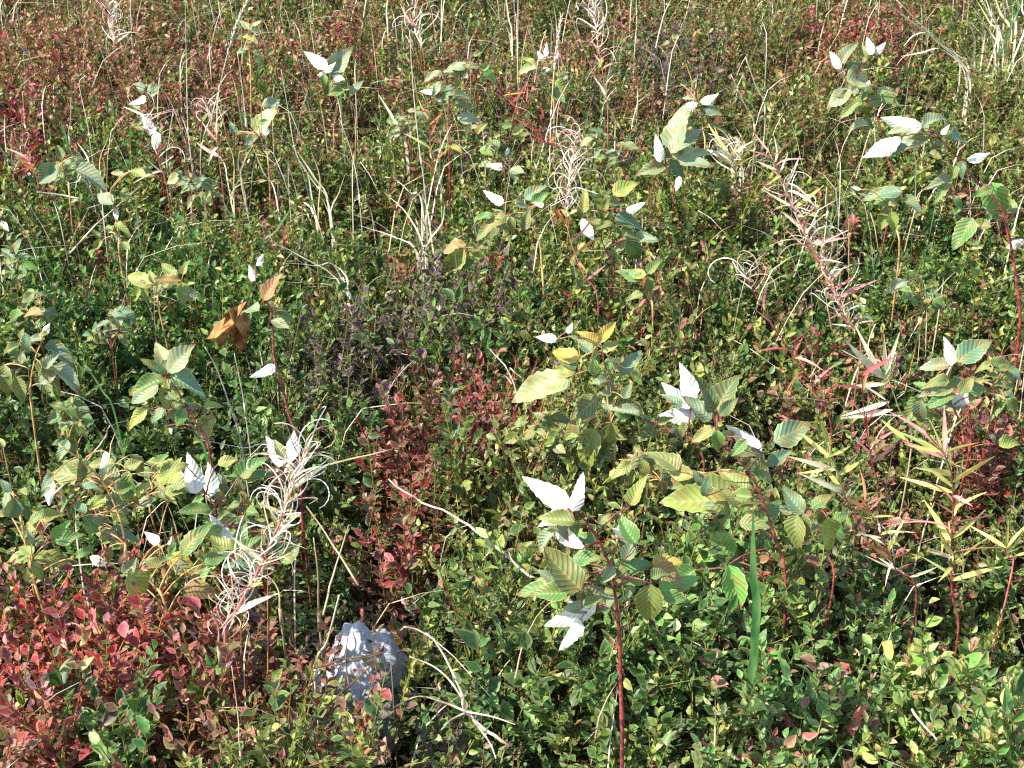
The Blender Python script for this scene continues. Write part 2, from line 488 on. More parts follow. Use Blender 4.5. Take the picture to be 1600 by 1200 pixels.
def make_field():
    # sprig bases, jittered rows, denser where the eye is near
    P = []
    for (y0, y1, step) in ((0.75, 2.5, 0.041), (2.5, 3.6, 0.048), (3.6, 5.2, 0.055), (5.2, 6.0, 0.07)):
        ys = np.arange(y0, y1, step)
        for y in ys:
            half = 0.40 * y + 0.42
            xs = np.arange(-half, half, step)
            q = np.stack([xs, np.full_like(xs, y)], 1) + rng.uniform(-0.6, 0.6, (len(xs), 2)) * step
            P.append(q)
    P = np.concatenate(P)
    x, y = P[:, 0], P[:, 1]
    gz = ground_z(x, y)
    h = 0.205 + 0.24 * N_HUM(x + 11, y + 5, 2.9, 2) + 0.13 * N_HUM(x + 3, y + 9, 7.0, 2)
    top = np.stack([x, y, gz + 0.27], 1)
    px, py, dep = project(top)
    w = wob(px, py)
    owner = np.full(len(P), -1)
    for bi, (cx, cy, rx, ry, pal, swell, nl, lab) in enumerate(BUSHES):
        r = np.hypot((px - cx) / rx, (py - cy) / ry) * w
        sel = (r < 1) & (owner < 0)
        owner[sel] = bi
        h[sel] = 0.6 * 0.215 + 0.4 * h[sel]
        h[sel] += swell * (1 - r[sel] ** 2) ** 0.5
    keep = np.ones(len(P), bool)
    for (cx, cy, rx, ry) in HOLLOWS:
        r = np.hypot((px - cx) / rx, (py - cy) / ry) * w
        k = np.clip(1.25 - r, 0, 1)
        h *= 1 - 0.6 * k
        keep &= rng.random(len(P)) > 0.75 * k
    # palette of each sprig
    names = list(PAL)
    W = np.zeros((len(P), len(names)))
    W[:, names.index('green')] = 0.85
    W[:, names.index('olive')] += 0.35 * np.clip((330 - py) / 250, 0, 1)
    W[:, names.index('brownred')] += 0.4 * np.clip((240 - py) / 200, 0, 1)
    W[:, names.index('redbrown')] += 0.16
    W[:, names.index('deep')] += 0.2
    for (cx, cy, rx, ry, pal, s) in ZONES:
        r2 = (((px - cx) / rx) ** 2 + ((py - cy) / ry) ** 2) * w ** 2
        W[:, names.index(pal)] += 2.6 * s * np.exp(-1.6 * r2)
    W *= 0.25 + rng.random(W.shape) * 1.0
    # colonies share a colour: let a slow noise favour one palette
    for k in range(len(names)):
        W[:, k] *= np.clip(1 + 2.2 * VNoise(50 + k)(x + 30, y + 30, 4.5, 2), 0.15, 3)
    W = W ** 1.6
    W /= W.sum(1, keepdims=True)
    c = (W.cumsum(1) > rng.random((len(P), 1))).argmax(1)
    for bi, b in enumerate(BUSHES):
        sel = (owner == bi) & (rng.random(len(P)) < (0.9 if b[1] > 300 else 0.55))
        c[sel] = names.index(b[4])
    h = np.clip(h, 0.06, 0.34)
    P3 = np.stack([x, y, gz], 1)
    return P3[keep], h[keep], owner[keep], c[keep], dep[keep], names


def nrm(a):
    return a / np.maximum(np.linalg.norm(a, axis=-1, keepdims=True), 1e-9)


# leaf outlines: x across, y along, z lift of the rim (folded along the midrib)
LEAF_HI = (np.array([(0, 0, 0), (-.19, .2, .06), (-.28, .48, .10), (-.17, .79, .05), (0, 1.05, -.03), (.17, .79, .05), (.28, .48, .10), (.19, .2, .06), (0, .5, 0.0)]),
           [(0, 8, 2, 1), (8, 4, 3, 2), (0, 7, 6, 8), (8, 6, 5, 4)])
LEAF_LO = (np.array([(0, 0, 0), (-.28, .40, .10), (-.18, .78, .06), (0, 1.05, -.03), (.18, .78, .06), (.28, .40, .10)]),
           [(0, 3, 2, 1), (0, 5, 4, 3)])
RIM_HI = np.array([1, 1, 1, 1, 1, 1, 1, 1, 0.0])


def sprig_leaves(base, h, cidx, dep, names, hi, twigs, per):
    """all leaves and stems of a set of sprigs; returns arrays of leaf frames and stem segments"""
    n = len(base)
    lean = rng.normal(0, 0.17, (n, 3)); lean[:, 2] = 1
    ax = nrm(lean)
    t0 = rng.uniform(0.45, 1.0, (n, twigs)); t0[:, 0] = 1.0
    st = base[:, None, :] + ax[:, None, :] * (h[:, None] * t0)[..., None]
    az = rng.uniform(0, 2 * np.pi, (n, twigs))
    el = rng.uniform(0.25, 1.15, (n, twigs)); el[:, 0] = 1.2
    d = np.stack([np.cos(az) * np.cos(el), np.sin(az) * np.cos(el), np.sin(el)], -1)
    L = rng.uniform(0.045, 0.095, (n, twigs)) * np.clip(h / 0.22, 0.6, 1.25)[:, None]
    s = np.linspace(0.12, 1.0, per)[None, None, :] + rng.normal(0, 0.03, (n, twigs, per))
    bend = np.array([0, 0, 1.0])
    pos = st[..., None, :] + d[..., None, :] * (s * L[..., None])[..., None] + bend * (0.25 * s ** 2 * L[..., None])[..., None]
    side = nrm(np.cross(d, np.array([0.02, 0.01, 1.0])))
    alt = np.where(np.arange(per) % 2 == 0, 1.0, -1.0)
    ld = d[..., None, :] * 0.55 + side[..., None, :] * alt[None, None, :, None] * 0.8 + np.array([0, 0, 0.34]) + rng.normal(0, 0.36, pos.shape)
    ld = nrm(ld)
    up = np.array([-0.12, -0.22, 0.9]) + rng.normal(0, 0.58, pos.shape)
    nz = nrm(up - ld * (up * ld).sum(-1, keepdims=True))
    sz = 0.0163 * rng.lognormal(0, 0.26, pos.shape[:3]) * rng.uniform(0.72, 1.2, (n, 1, 1)) * (1 - 0.25 * s ** 2)
    # colours
    cols = np.zeros(pos.shape)
    u = rng.random((n, twigs, per))
    ut = rng.random((n, twigs, 1)) * 0.9
    u = np.where(rng.random(u.shape) < 0.45, ut, u)
    for k, nm in enumerate(names):
        sel = cidx == k
        if not sel.any():
            continue
        C, w = PAL[nm]
        cum = np.cumsum(w)
        cols[sel] = C[np.minimum(np.searchsorted(cum, u[sel]), len(C) - 1)]
    cols *= rng.lognormal(0, 0.20, pos.shape[:3])[..., None]
    cols *= 1 + rng.normal(0, 0.07, pos.shape)
    # stems: trunk + twigs as segments
    tr0, tr1 = base, base + ax * h[:, None]
    sg = [(tr0, tr1, 0.0019, 0.0012), (st.reshape(-1, 3), (st + d * L[..., None] + bend * 0.25 * L[..., None]).reshape(-1, 3), 0.0011, 0.0006)]
    return pos, ld, nz, sz, np.clip(cols, 0.002, 0.8), sg


def leaves_geo(pos, ld, nz, sz, cols, tmpl):
    T, F = tmpl
    pos, ld, nz = pos.reshape(-1, 3), ld.reshape(-1, 3), nz.reshape(-1, 3)
    sz, cols = sz.reshape(-1), cols.reshape(-1, 3)
    xx = np.cross(ld, nz)
    wr = rng.uniform(0.8, 1.15, len(sz))
    curl = rng.normal(-0.02, 0.12, len(sz))
    V = (pos[:, None, :] + (xx * (sz * wr)[:, None])[:, None, :] * T[None, :, 0, None] + (ld * sz[:, None])[:, None, :] * T[None, :, 1, None]
         + (nz * sz[:, None])[:, None, :] * (T[None, :, 2] * 1.3 + curl[:, None] * T[None, :, 1] ** 2)[..., None])
    nT = len(T)
    F = np.array(F)
    loops = (F[None] + (np.arange(len(pos)) * nT)[:, None, None]).reshape(-1)
    fc = np.repeat(cols, len(F), 0)
    rim = np.tile(RIM_HI, len(pos)) if nT == 9 else np.zeros(len(pos) * nT)
    return V.reshape(-1, 3), loops, np.full(len(pos) * len(F), 4), fc, rim


def stems_geo(segs, col):
    Vs, Ls, Cs, off = [], [], [], 0
    for (a, b, r0, r1) in segs:
        t = nrm(b - a)
        u = nrm(np.cross(t, np.array([0.3, 0.8, 0.1])))
        v = np.cross(t, u)
        ring = []
        for k in range(3):
            th = 2 * np.pi * k / 3
            o = u * math.cos(th) + v * math.sin(th)
            ring.append((a + o * r0, b + o * r1))
        V = np.stack([ring[0][0], ring[1][0], ring[2][0], ring[0][1], ring[1][1], ring[2][1]], 1)
        F = np.array([(0, 1, 4, 3), (1, 2, 5, 4), (2, 0, 3, 5)])
        Ls.append((F[None] + (np.arange(len(a)) * 6)[:, None, None]).reshape(-1) + off)
        Vs.append(V.reshape(-1, 3)); off += len(a) * 6
        Cs.append(np.repeat(col * rng.lognormal(0, 0.3, (len(a), 1)), 3, 0))
    V, L, C = np.concatenate(Vs), np.concatenate(Ls), np.concatenate(Cs)
    return V, L, np.full(len(L) // 4, 4), C, np.zeros(len(V))


def join_geo(parts):
    Vs, Ls, Ns, Cs, Rs, off = [], [], [], [], [], 0
    for V, L, N, C, rim in parts:
        Rs.append(rim); Vs.append(V); Ls.append(L + off); Ns.append(N); Cs.append(C); off += len(V)
    N = np.concatenate(Ns)
    return np.concatenate(Vs), np.concatenate(Ls), np.concatenate([[0], np.cumsum(N)[:-1]]), np.concatenate(Cs), np.concatenate(Rs)


STEM_GREEN = np.array(lin(126, 122, 58))
STEM_BUSH = {'crimson': np.array(lin(176, 134, 66)), 'redbrown': np.array(lin(150, 112, 62)), 'rust': np.array(lin(128, 84, 50))}

# single bilberry leaves share these meshes
def leaf_variants():
    out = []
    for k in range(6):
        T, F = LEAF_HI
        V = np.array(T, float)
        V[:, 2] = V[:, 2] * (0.8 + 0.35 * k) + (-0.16 + 0.06 * k) * V[:, 1] ** 2
        V[:, 0] *= 0.85 + 0.07 * k
        V[:, 0] += 0.05 * math.sin(k * 2.1) * V[:, 1] ** 2
        out.append(mesh_np('leaf', V, np.array(F).ravel(), np.arange(len(F)) * 4, [M_LEAF_OBJ], rim=RIM_HI))
    return out


LEAFV = leaf_variants()


def frame(pos, ld, nz, s, wr=1.0):
    x = np.cross(ld, nz)
    m = Matrix(((x[0] * s * wr, ld[0] * s, nz[0] * s, pos[0]), (x[1] * s * wr, ld[1] * s, nz[1] * s, pos[1]), (x[2] * s * wr, ld[2] * s, nz[2] * s, pos[2]), (0, 0, 0, 1)))
    return m


def build_bilberry():
    base, h, owner, c, dep, names = make_field()
    # the nameless cover: one mass
    parts = []
    for lo, hi_, tm, tw, per in ((0, 2.55, LEAF_HI, 6, 13), (2.55, 4.3, LEAF_LO, 6, 12), (4.3, 99, LEAF_LO, 5, 11)):
        sel = (owner < 0) & (dep >= lo) & (dep < hi_)
        if not sel.any():
            continue
        pos, ld, nz, sz, cols, sg = sprig_leaves(base[sel], h[sel], c[sel], dep[sel], names, True, tw, per)
        if lo > 4:
            sz = sz * 0.97
        parts.append(leaves_geo(pos, ld, nz, sz, cols, tm))
        parts.append(stems_geo(sg, STEM_GREEN))
    V, L, S, C, rim = join_geo(parts)
    print('undergrowth tris', (L.size - 2 * S.size))
    me = mesh_np('bilberry_undergrowth', V, L, S, [M_LEAF], C, rim=rim)
    tag(link('bilberry_undergrowth', me), 'knee-low mat of green and olive bilberry leaves covering the ground', 'undergrowth', kind='stuff')
    for bi, (cx, cy, rx, ry, pal, swell, nl, lab) in enumerate(BUSHES):
        sel = owner == bi
        if sel.sum() < 3:
            continue
        b0 = base[sel].mean(0)
        root = thing('bilberry_bush', Vector(b0), lab, 'bush', 'bilberry bushes standing out of the undergrowth')
        near = dep[sel].mean() < 3.2
        pos, ld, nz, sz, cols, sg = sprig_leaves(base[sel], h[sel], c[sel], dep[sel], names, near, 6, 13)
        sc_ = 1.22 if pal in ('light', 'pinkgreen', 'deep') and cy > 900 else 1.0
        sz = sz * sc_
        pos, ld, nz, sz, cols = pos.reshape(-1, 3), ld.reshape(-1, 3), nz.reshape(-1, 3), sz.ravel(), cols.reshape(-1, 3)
        single = np.zeros(len(sz), bool)
        if nl:
            # the leaves that show largest: high in the canopy, turned to the camera, inside the frame
            qx, qy, qd = project(pos)
            view = nrm(np.array(EYE) - pos)
            facing = np.abs((nz * view).sum(1))
            cell = np.round(pos[:, :2] / 0.035).astype(int)
            key = cell[:, 0] * 10007 + cell[:, 1]
            order = np.argsort(key)
            topz = {}
            for i in order:
                k = key[i]
                topz[k] = max(topz.get(k, -9), pos[i, 2])
            hz = np.array([topz[k] for k in key]) - pos[:, 2]
            score = sz * facing / qd - hz * 0.25 + rng.random(len(sz)) * 0.0015
            score[(qx < 0) | (qx > 1600) | (qy < 0) | (qy > 1200)] = -9
            single[np.argsort(-score)[:nl]] = True
        k = ~single
        geo = join_geo([leaves_geo(pos[k] - b0, ld[k], nz[k], sz[k], cols[k], LEAF_HI if near else LEAF_LO)])
        tag(link('foliage', mesh_np('foliage', geo[0], geo[1], geo[2], [M_LEAF], geo[3], rim=geo[4]), root), kind='stuff')
        sg = [(a - b0, b - b0, r0, r1) for a, b, r0, r1 in sg]
        geo = join_geo([stems_geo(sg, STEM_BUSH.get(pal, STEM_GREEN))])
        tag(link('stems', mesh_np('stems', geo[0], geo[1], geo[2], [M_LEAF], geo[3], rim=geo[4]), root), kind='stuff')
        for i in np.nonzero(single)[0]:
            o = link('leaf', LEAFV[int(rng.integers(6))], root)
            o.matrix_local = frame(pos[i] - b0, ld[i], nz[i], sz[i] * 1.08)
            o.color = (*cols[i], 1)


build_bilberry()

# ------------------------------------------------------------------ short dry grass and litter between the shrubs (stuff)
def build_dry_grass():
    mb = MB()
    for i in range(2000):
        y = 1.1 + 4.6 * random.random() ** 0.75
        x = random.uniform(-1, 1) * (0.42 * y + 0.3)
        z = float(ground_z(x, y)) + 0.04
        hgt = random.uniform(0.15, 0.30) if y < 2.3 else random.uniform(0.2, 0.40)
        a = random.uniform(0, 6.28)
        ln = random.uniform(0.05, 0.6) * hgt
        p = Vector((x, y, z))
        e = p + Vector((math.cos(a) * ln, math.sin(a) * ln, hgt))
        dr = random.uniform(0, 0.9) * ln
        pts = [p, p.lerp(e, 0.4) + Vector((0, 0, 0.10 * hgt)), p.lerp(e, 0.75) + Vector((0, 0, 0.10 * hgt)), e + Vector((math.cos(a) * dr, math.sin(a) * dr, -dr * 0.5))]
        w = random.uniform(0.0006, 0.0012) * (1 if y < 2.3 else 1.1)
        pts = smooth_line(pts, 2)
        mb.ribbon(pts, [w * 0.8, w * 0.9, w, w, w * 0.9, w * 0.6, w * 0.1], Vector((-math.sin(a), math.cos(a), 0.1)), random.choice((0, 0, 0, 1, 2)))
    o = mb.build('dry_grass', [M_STRAW, M_STRAW_TAN, M_GRASS])
    tag(o, 'short thin dry grass blades threaded all through the bilberry', 'grass', kind='stuff')


build_dry_grass()

# ------------------------------------------------------------------ the pale rock
def build_rock():
    import bmesh
    bm = bmesh.new()
    bmesh.ops.create_icosphere(bm, subdivisions=6, radius=1)
    c = at_z(556, 1050, 0.2)
    planes = [(Vector((0.2, -0.55, 0.8)).normalized(), 0.66), (Vector((-0.8, -0.2, 0.5)).normalized(), 0.7), (Vector((0.85, 0.1, 0.45)).normalized(), 0.68),
              (Vector((0.1, -1, 0.05)).normalized(), 0.74), (Vector((-0.4, -0.75, 0.35)).normalized(), 0.72), (Vector((0.5, 0.5, 0.75)).normalized(), 0.75)]
    for v in bm.verts:
        p = v.co.copy()
        for nn, d in planes:
            k = p.dot(nn)
            if k > d:
                p -= nn * (k - d) * 0.92
        q = p * 3.0
        p *= 1 + 0.10 * math.sin(q.x * 2.1 + q.y * 1.3) * math.sin(q.z * 2.4 + 1) + 0.05 * math.sin(q.x * 5.7 + q.z * 4.1) * math.cos(q.y * 6.3) + 0.03 * abs(math.sin(q.x * 11 + q.y * 7)) * math.cos(q.z * 9 + q.x * 4)
        v.co = Vector((p.x * 0.078, p.y * 0.085, p.z * 0.095))
    me = bpy.data.meshes.new('rock')
    bm.to_mesh(me); bm.free()
    me.materials.append(M_ROCK)
    me.polygons.foreach_set('use_smooth', [True] * len(me.polygons))
    o = link('rock', me, None, (c.x, c.y + 0.03, 0.14))
    o.rotation_euler = (0.12, 0.0, -0.5)
    tag(o, 'pale grey rock half hidden among bilberry bushes and twigs', 'rock')


build_rock()

# ------------------------------------------------------------------ raspberry plants
def rasp_mesh(seed, droop, fold, twist, wave):
    r = random.Random(seed)
    nu, nv = 12, 6
    V, F, UV = [], [], []
    for i in range(nu + 1):
        t = i / nu
        w = 0.30 * (math.sin(math.pi * t ** 0.72) ** 0.85) * (1 - 0.25 * t) + (0.004 if 0 < i < nu else 0)
        tooth = 1 + (0.07 if i % 2 else -0.04)
        for j in range(-nv // 2, nv // 2 + 1):
            s_ = j / (nv / 2)
            k = w * s_ * (tooth if abs(j) == nv // 2 else 1)
            z = fold * abs(s_) * w + droop * t * t + wave * math.sin(6.3 * t + 2 * s_ + seed) * (0.3 + abs(s_)) * w
            z += 0.030 * math.cos(2 * math.pi * (5 * t - 1.2 * abs(s_))) * abs(s_) * w * 2
            x = k + twist * t * t * 0.15
            y = t + (0.05 * abs(s_) * w)
            V.append((x, y, z)); UV.append((s_, t))
    n1 = nv + 1
    for i in range(nu):
        for j in range(nv):
            a = i * n1 + j
            F.append((a, a + 1, a + n1 + 1, a + n1))
    me = bpy.data.meshes.new('leaflet')
    me.from_pydata(V, [], F)
    u = me.uv_layers.new(name='leaf')
    for l in me.loops:
        u.data[l.index].uv = UV[l.vertex_index]
    me.polygons.foreach_set('use_smooth', [True] * len(F))
    me.materials.append(M_RASP)
    me.update()
    return me


RASPV = [rasp_mesh(1, -0.24, 0.35, 0.5, 0.20), rasp_mesh(2, -0.5, 0.5, -0.6, 0.22), rasp_mesh(3, -0.12, 0.25, 0.3, 0.26), rasp_mesh(4, -0.36, 0.8, 0.8, 0.20),
         rasp_mesh(5, -0.7, 0.35, -0.4, 0.24), rasp_mesh(6, 0.06, 0.55, 0.7, 0.24), rasp_mesh(7, -0.3, 0.15, -0.8, 0.3), rasp_mesh(8, -0.55, 0.7, 0.2, 0.28)]
RC = {'y': (124, 138, 64), 'g': (80, 118, 58), 'b': (96, 144, 66), 'o': (106, 118, 62), 'd': (76, 94, 56), 's': (118, 134, 106), 't': (88, 120, 92), 'n': (138, 108, 66),
      'a': (164, 142, 58), 'p': (146, 156, 106), 'r': (158, 102, 74)}
GR_RASP = 'raspberry plants rising above the bilberry'


def raspberry(label, cane, leaves, mat=None, zc=0.31, rad=0.0022, lean=0.03, lscale=1.0):
    """cane: photo points from root to tip; leaves: (base x, base y, tip x, tip y, code), code = colour letter, capital U = white underside shows"""
    mat = mat or M_CANE
    rr = random.Random(label)
    p0 = at_z(cane[0][0], cane[0][1], zc)
    Y0 = p0.y
    foot = Vector((p0.x + rr.uniform(-.03, .03), Y0 + 0.02, float(ground_z(p0.x, Y0))))
    root = thing('raspberry_plant', foot, label, 'plant', GR_RASP)
    n = len(cane)
    pts = [foot] + [at_y(x, y, Y0 + lean * math.sin(2.2 * i / max(n - 1, 1))) for i, (x, y) in enumerate(cane)]
    line = smooth_line(pts, 4)
    mb = MB()
    m = len(line)
    mb.tube(line, [rad * (1.1 - 0.7 * i / (m - 1)) * (1.28 if i % 6 == 0 else rr.uniform(0.9, 1.05)) for i in range(m)], 6)
    for i in range(5, m - 1):           # prickles
        for k in range(5):
            q = line[i].lerp(line[i + 1], rr.random())
            a_ = rr.uniform(0, 6.28)
            dv = Vector((math.cos(a_), math.sin(a_), -0.2))
            mb.tube([q, q + dv * 0.0035], [0.00035, 0.0001], 3)
    hubs = []
    extra = []
    for _ in range(len(leaves)):
        (bx, by, tx, ty, code) = rr.choice(leaves)
        cx_, cy_ = rr.choice(cane[1:])
        k = rr.uniform(0.1, 0.5)
        bx2, by2 = bx + (cx_ - bx) * k + rr.uniform(-16, 16), by + (cy_ - by) * k + rr.uniform(-8, 22)
        ln = max(16, math.hypot(tx - bx, ty - by) * rr.uniform(0.55, 0.85))
        an = rr.uniform(0, 2 * math.pi)
        extra.append((bx2, by2, bx2 + ln * math.cos(an), by2 + 0.7 * ln * math.sin(an), rr.choice('gotdsgo')))
    for (bx, by, tx, ty, code) in list(leaves) + extra:
        under = code[0] == 'U'
        near = min(line, key=lambda q: (Vector(project(np.array([q]))[:2]).xy if False else (q - at_y(bx, by, q.y)).length))
        Yb = near.y + rr.uniform(-0.035, 0.035)
        b = at_y(bx, by, Yb)
        dpx = ty - by
        L2 = math.hypot(tx - bx, dpx)
        tilt = (0.35 if dpx < 0 else -0.30) * (L2 * b.y / 2200) + rr.uniform(-0.012, 0.012)
        if under:
            tilt = -abs(tilt) * 0.5 if dpx < 0 else abs(tilt) * 0.5
        if under:      # white felt shows brightest where the leaf turns to the sun
            best = -9
            for kk in range(-6, 7):
                ee = at_y(tx, ty, Yb + kk / 9 * (at_y(tx, ty, Yb) - b).length)
                aa = (ee - b).normalized()
                vv = (EYE - b).normalized()
                q = vv + SUN * 0.7
                q = (q - aa * q.dot(aa))
                q.normalize()
                sco = min(q.dot(SUN), 0.8) + 0.5 * min(q.dot(vv), 0.8) - 0.03 * abs(kk)
                if sco > best:
                    best, tilt = sco, ee.y - Yb
        e = at_y(tx, ty, Yb + tilt)
        ax = e - b
        Ln = ax.length
        ax.normalize()
        view = (EYE - b).normalized()
        nn = view * (-1 if under else 0.8) + Vector((0, 0, 0.15 if under else 0.75)) + Vector((rr.uniform(-.45, .45), rr.uniform(-.2, .2), rr.uniform(-.15, .15)))
        if under:
            nn = -(view + SUN * 0.7) + Vector((rr.uniform(-.2, .2), rr.uniform(-.2, .2), rr.uniform(-.2, .2)))
        nn = (nn - ax * nn.dot(ax)).normalized()
        o = link('leaflet', RASPV[rr.choice((2, 0, 5)) if under else rr.randrange(8)], root)
        wr = rr.uniform(0.66, 0.84) if under else rr.uniform(0.78, 1.1)
        o.matrix_local = frame(b - foot, np.array(ax), np.array(nn), Ln * lscale, wr)
        c = lin(*RC[code[-1] if not under or len(code) > 1 else 'd'])
        k = rr.uniform(0.8, 1.15)
        o.color = (c[0] * k, c[1] * k, c[2] * k, 1)
        # leaf stalk: to a neighbouring leaflet's base if that is near, else down to the cane
        hub = next((q for q in hubs if (q - b).length < 0.03), None)
        if hub is not None:
            tgt, r0 = hub, 0.0006
        else:
            below = [q for q in line if q.z <= b.z + 0.01] or line
            tgt, r0 = min(below, key=lambda q: (q - b).length), 0.0009
            hubs.append(b)
        if (tgt - b).length > 0.003:
            mb.tube(bez(tgt, b, Vector((0, 0, 0.12 * (tgt - b).length)), 4), [r0 * 1.3, r0 * 1.2, r0 * 1.1, r0, r0 * 0.9], 4)
    mb.build('cane', [mat], root, foot)
    return root


raspberry('raspberry with a tall thin red cane in front, two white upturned leaves at its tip',
          [(972, 1190), (970, 1080), (967, 980), (957, 905), (947, 868), (925, 828), (905, 802), (893, 785)],
          [(890, 793, 818, 738, 'U'), (893, 800, 916, 738, 'U'), (890, 792, 842, 822, 'Us'), (868, 828, 911, 862, 'U'), (868, 828, 828, 858, 's'), (994, 850, 962, 804, 'g'), (990, 846, 958, 822, 'U'),
           (908, 922, 842, 862, 'o'), (880, 915, 922, 896, 'd'), (884, 926, 804, 908, 'g'), (900, 925, 850, 900, 'o'), (964, 890, 1022, 876, 'g'), (962, 906, 1010, 908, 'o'), (1018, 886, 1068, 872, 'a'), (1022, 884, 1072, 906, 'n'),
           (1016, 912, 1008, 986, 'y'), (1030, 932, 1092, 896, 'b'), (1032, 928, 1080, 940, 'g'), (932, 944, 856, 978, 'Us'), (906, 968, 868, 1012, 'Us'), (932, 952, 962, 928, 't'), (925, 950, 880, 950, 's'), (985, 790, 1005, 745, 'y'), (935, 818, 955, 800, 'g')],
          rad=0.0024)
raspberry('raspberry with a branching red cane, arched white leaf, left of the wide green blade',
          [(1228, 920), (1212, 845), (1192, 782), (1170, 735), (1140, 706), (1120, 688)],
          [(1190, 708, 1138, 664, 'U'), (1208, 690, 1272, 660, 't'), (1120, 642, 1145, 578, 'd'), (1114, 644, 1082, 592, 'd'), (1124, 650, 1152, 618, 'd'), (1112, 655, 1062, 625, 's'),
           (1118, 668, 1080, 690, 'o'), (1120, 672, 1122, 712, 'g'), (1142, 784, 1078, 728, 'o'), (1168, 770, 1128, 726, 'o'), (1134, 782, 1038, 782, 'y'), (1138, 788, 1108, 826, 'o'), (1072, 772, 1060, 712, 'n'),
           (1084, 745, 1040, 735, 'y'), (1060, 735, 1020, 690, 'o'), (1140, 876, 1112, 818, 'b'), (1120, 874, 1078, 866, 'b'), (1138, 882, 1160, 954, 'b'), (1088, 890, 1038, 922, 'g')], rad=0.0024)
raspberry('raspberry sprig with two upright white leaves below the curved green stalk',
          [(1100, 720), (1040, 672), (985, 645)],
          [(1078, 638, 1036, 598, 'U'), (1080, 628, 1070, 566, 'U'), (1088, 650, 1028, 648, 'Us'), (1030, 668, 985, 690, 'o'), (1000, 650, 960, 630, 's')])
raspberry('raspberry with drooping striped leaves right of the branching red cane',
          [(1300, 930), (1292, 860), (1290, 800), (1262, 796)],
          [(1256, 802, 1218, 764, 't'), (1246, 804, 1232, 866, 'o'), (1292, 808, 1302, 866, 'y'), (1268, 795, 1290, 770, 'g'), (1250, 800, 1262, 850, 'd')], rad=0.0016)
raspberry('raspberry at the right edge with a big bright green toothed leaf and red cane',
          [(1592, 530), (1588, 440), (1576, 368), (1560, 320), (1530, 288), (1500, 250), (1470, 218)],
          [(1548, 285, 1572, 352, 'b'), (1520, 340, 1496, 394, 'g'), (1590, 330, 1545, 312, 'g'), (1486, 305, 1470, 290, 'g'), (1440, 200, 1378, 184, 'U'), (1444, 196, 1480, 172, 's'), (1408, 214, 1348, 248, 'U'),
           (1440, 205, 1424, 236, 'U'), (1450, 215, 1400, 232, 's'), (1470, 210, 1486, 196, 'Us'), (1480, 215, 1525, 214, 't'), (1425, 205, 1385, 204, 's'), (1510, 250, 1548, 240, 'Us'), (1600, 375, 1570, 388, 'Us')], rad=0.003)
raspberry('far raspberry with a red cane and two small white leaves on top',
          [(1394, 300), (1384, 240), (1372, 186), (1352, 152), (1335, 130)],
          [(1312, 108, 1298, 80, 'U'), (1314, 104, 1332, 58, 's'), (1362, 86, 1356, 56, 'U'), (1366, 84, 1386, 68, 'Us'), (1322, 126, 1378, 118, 'p'), (1350, 92, 1345, 68, 'g'), (1330, 140, 1292, 168, 's'),
           (1330, 145, 1308, 150, 't'), (1336, 148, 1372, 155, 'g'), (1365, 150, 1410, 158, 'g'), (1358, 125, 1352, 145, 'U'), (1370, 150, 1402, 135, 'p')])
raspberry('raspberry on the right with one upright white leaf and a wide grey-green leaf',
          [(1516, 700), (1500, 660), (1484, 626), (1462, 596), (1448, 584)],
          [(1488, 572, 1480, 526, 'U'), (1496, 566, 1548, 522, 't'), (1484, 572, 1440, 565, 's'), (1480, 612, 1542, 600, 'g'), (1520, 618, 1472, 632, 'Us'), (1500, 615, 1520, 585, 'g'), (1440, 625, 1432, 668, 't'), (1446, 618, 1415, 665, 'g'), (1560, 696, 1600, 684, 'y')])
raspberry('raspberry with a pale branching stem and one rounded white leaf in the centre',
          [(850, 470), (846, 410), (843, 380), (832, 352), (820, 318)],
          [(786, 318, 756, 294, 'U'), (850, 322, 834, 316, 'U'), (792, 336, 738, 362, 'o'), (788, 340, 762, 372, 'd'), (798, 338, 800, 368, 'o'), (830, 318, 856, 298, 'g'), (820, 312, 850, 285, 't'), (770, 335, 742, 340, 'g')], M_CANE_TAN)
raspberry('yellowish raspberry sprig with one long drooping leaf above the purple bush',
          [(742, 440), (735, 410), (728, 388)],
          [(725, 388, 690, 442, 'y'), (730, 390, 768, 384, 'o'), (722, 386, 672, 382, 'n'), (734, 392, 758, 414, 'y'), (728, 386, 705, 376, 'n')], M_CANE_TAN)
raspberry('raspberry right of the orange stalk with one slanting white leaf',
          [(958, 440), (950, 400), (940, 372), (944, 330)],
          [(908, 342, 928, 378, 'U'), (958, 305, 996, 278, 'y'), (910, 334, 916, 296, 'y'), (944, 330, 948, 308, 'o'), (950, 318, 978, 312, 'g'), (978, 330, 1010, 318, 'Us'), (960, 340, 1010, 352, 't'), (984, 372, 1000, 418, 'g'), (978, 374, 958, 400, 'o'), (990, 372, 1030, 372, 's')])
raspberry('raspberry trio of green leaves standing on a thin stem right of centre',
          [(1020, 500), (1014, 460), (1012, 430)],
          [(1012, 428, 1034, 400, 'g'), (1010, 430, 975, 428, 'y'), (1014, 432, 1012, 462, 'b'), (1000, 440, 965, 410, 'g')], M_CANE_TAN)
raspberry('raspberry in the middle distance with a large white leaf and grey arching leaves',
          [(1052, 320), (1046, 285), (1040, 255), (1046, 235)],
          [(1032, 254, 1026, 210, 'U'), (1062, 275, 1056, 300, 'Us'), (1048, 240, 1085, 190, 's'), (1050, 245, 1110, 230, 'p'), (1060, 250, 1115, 255, 's'), (1050, 235, 1065, 160, 's')])
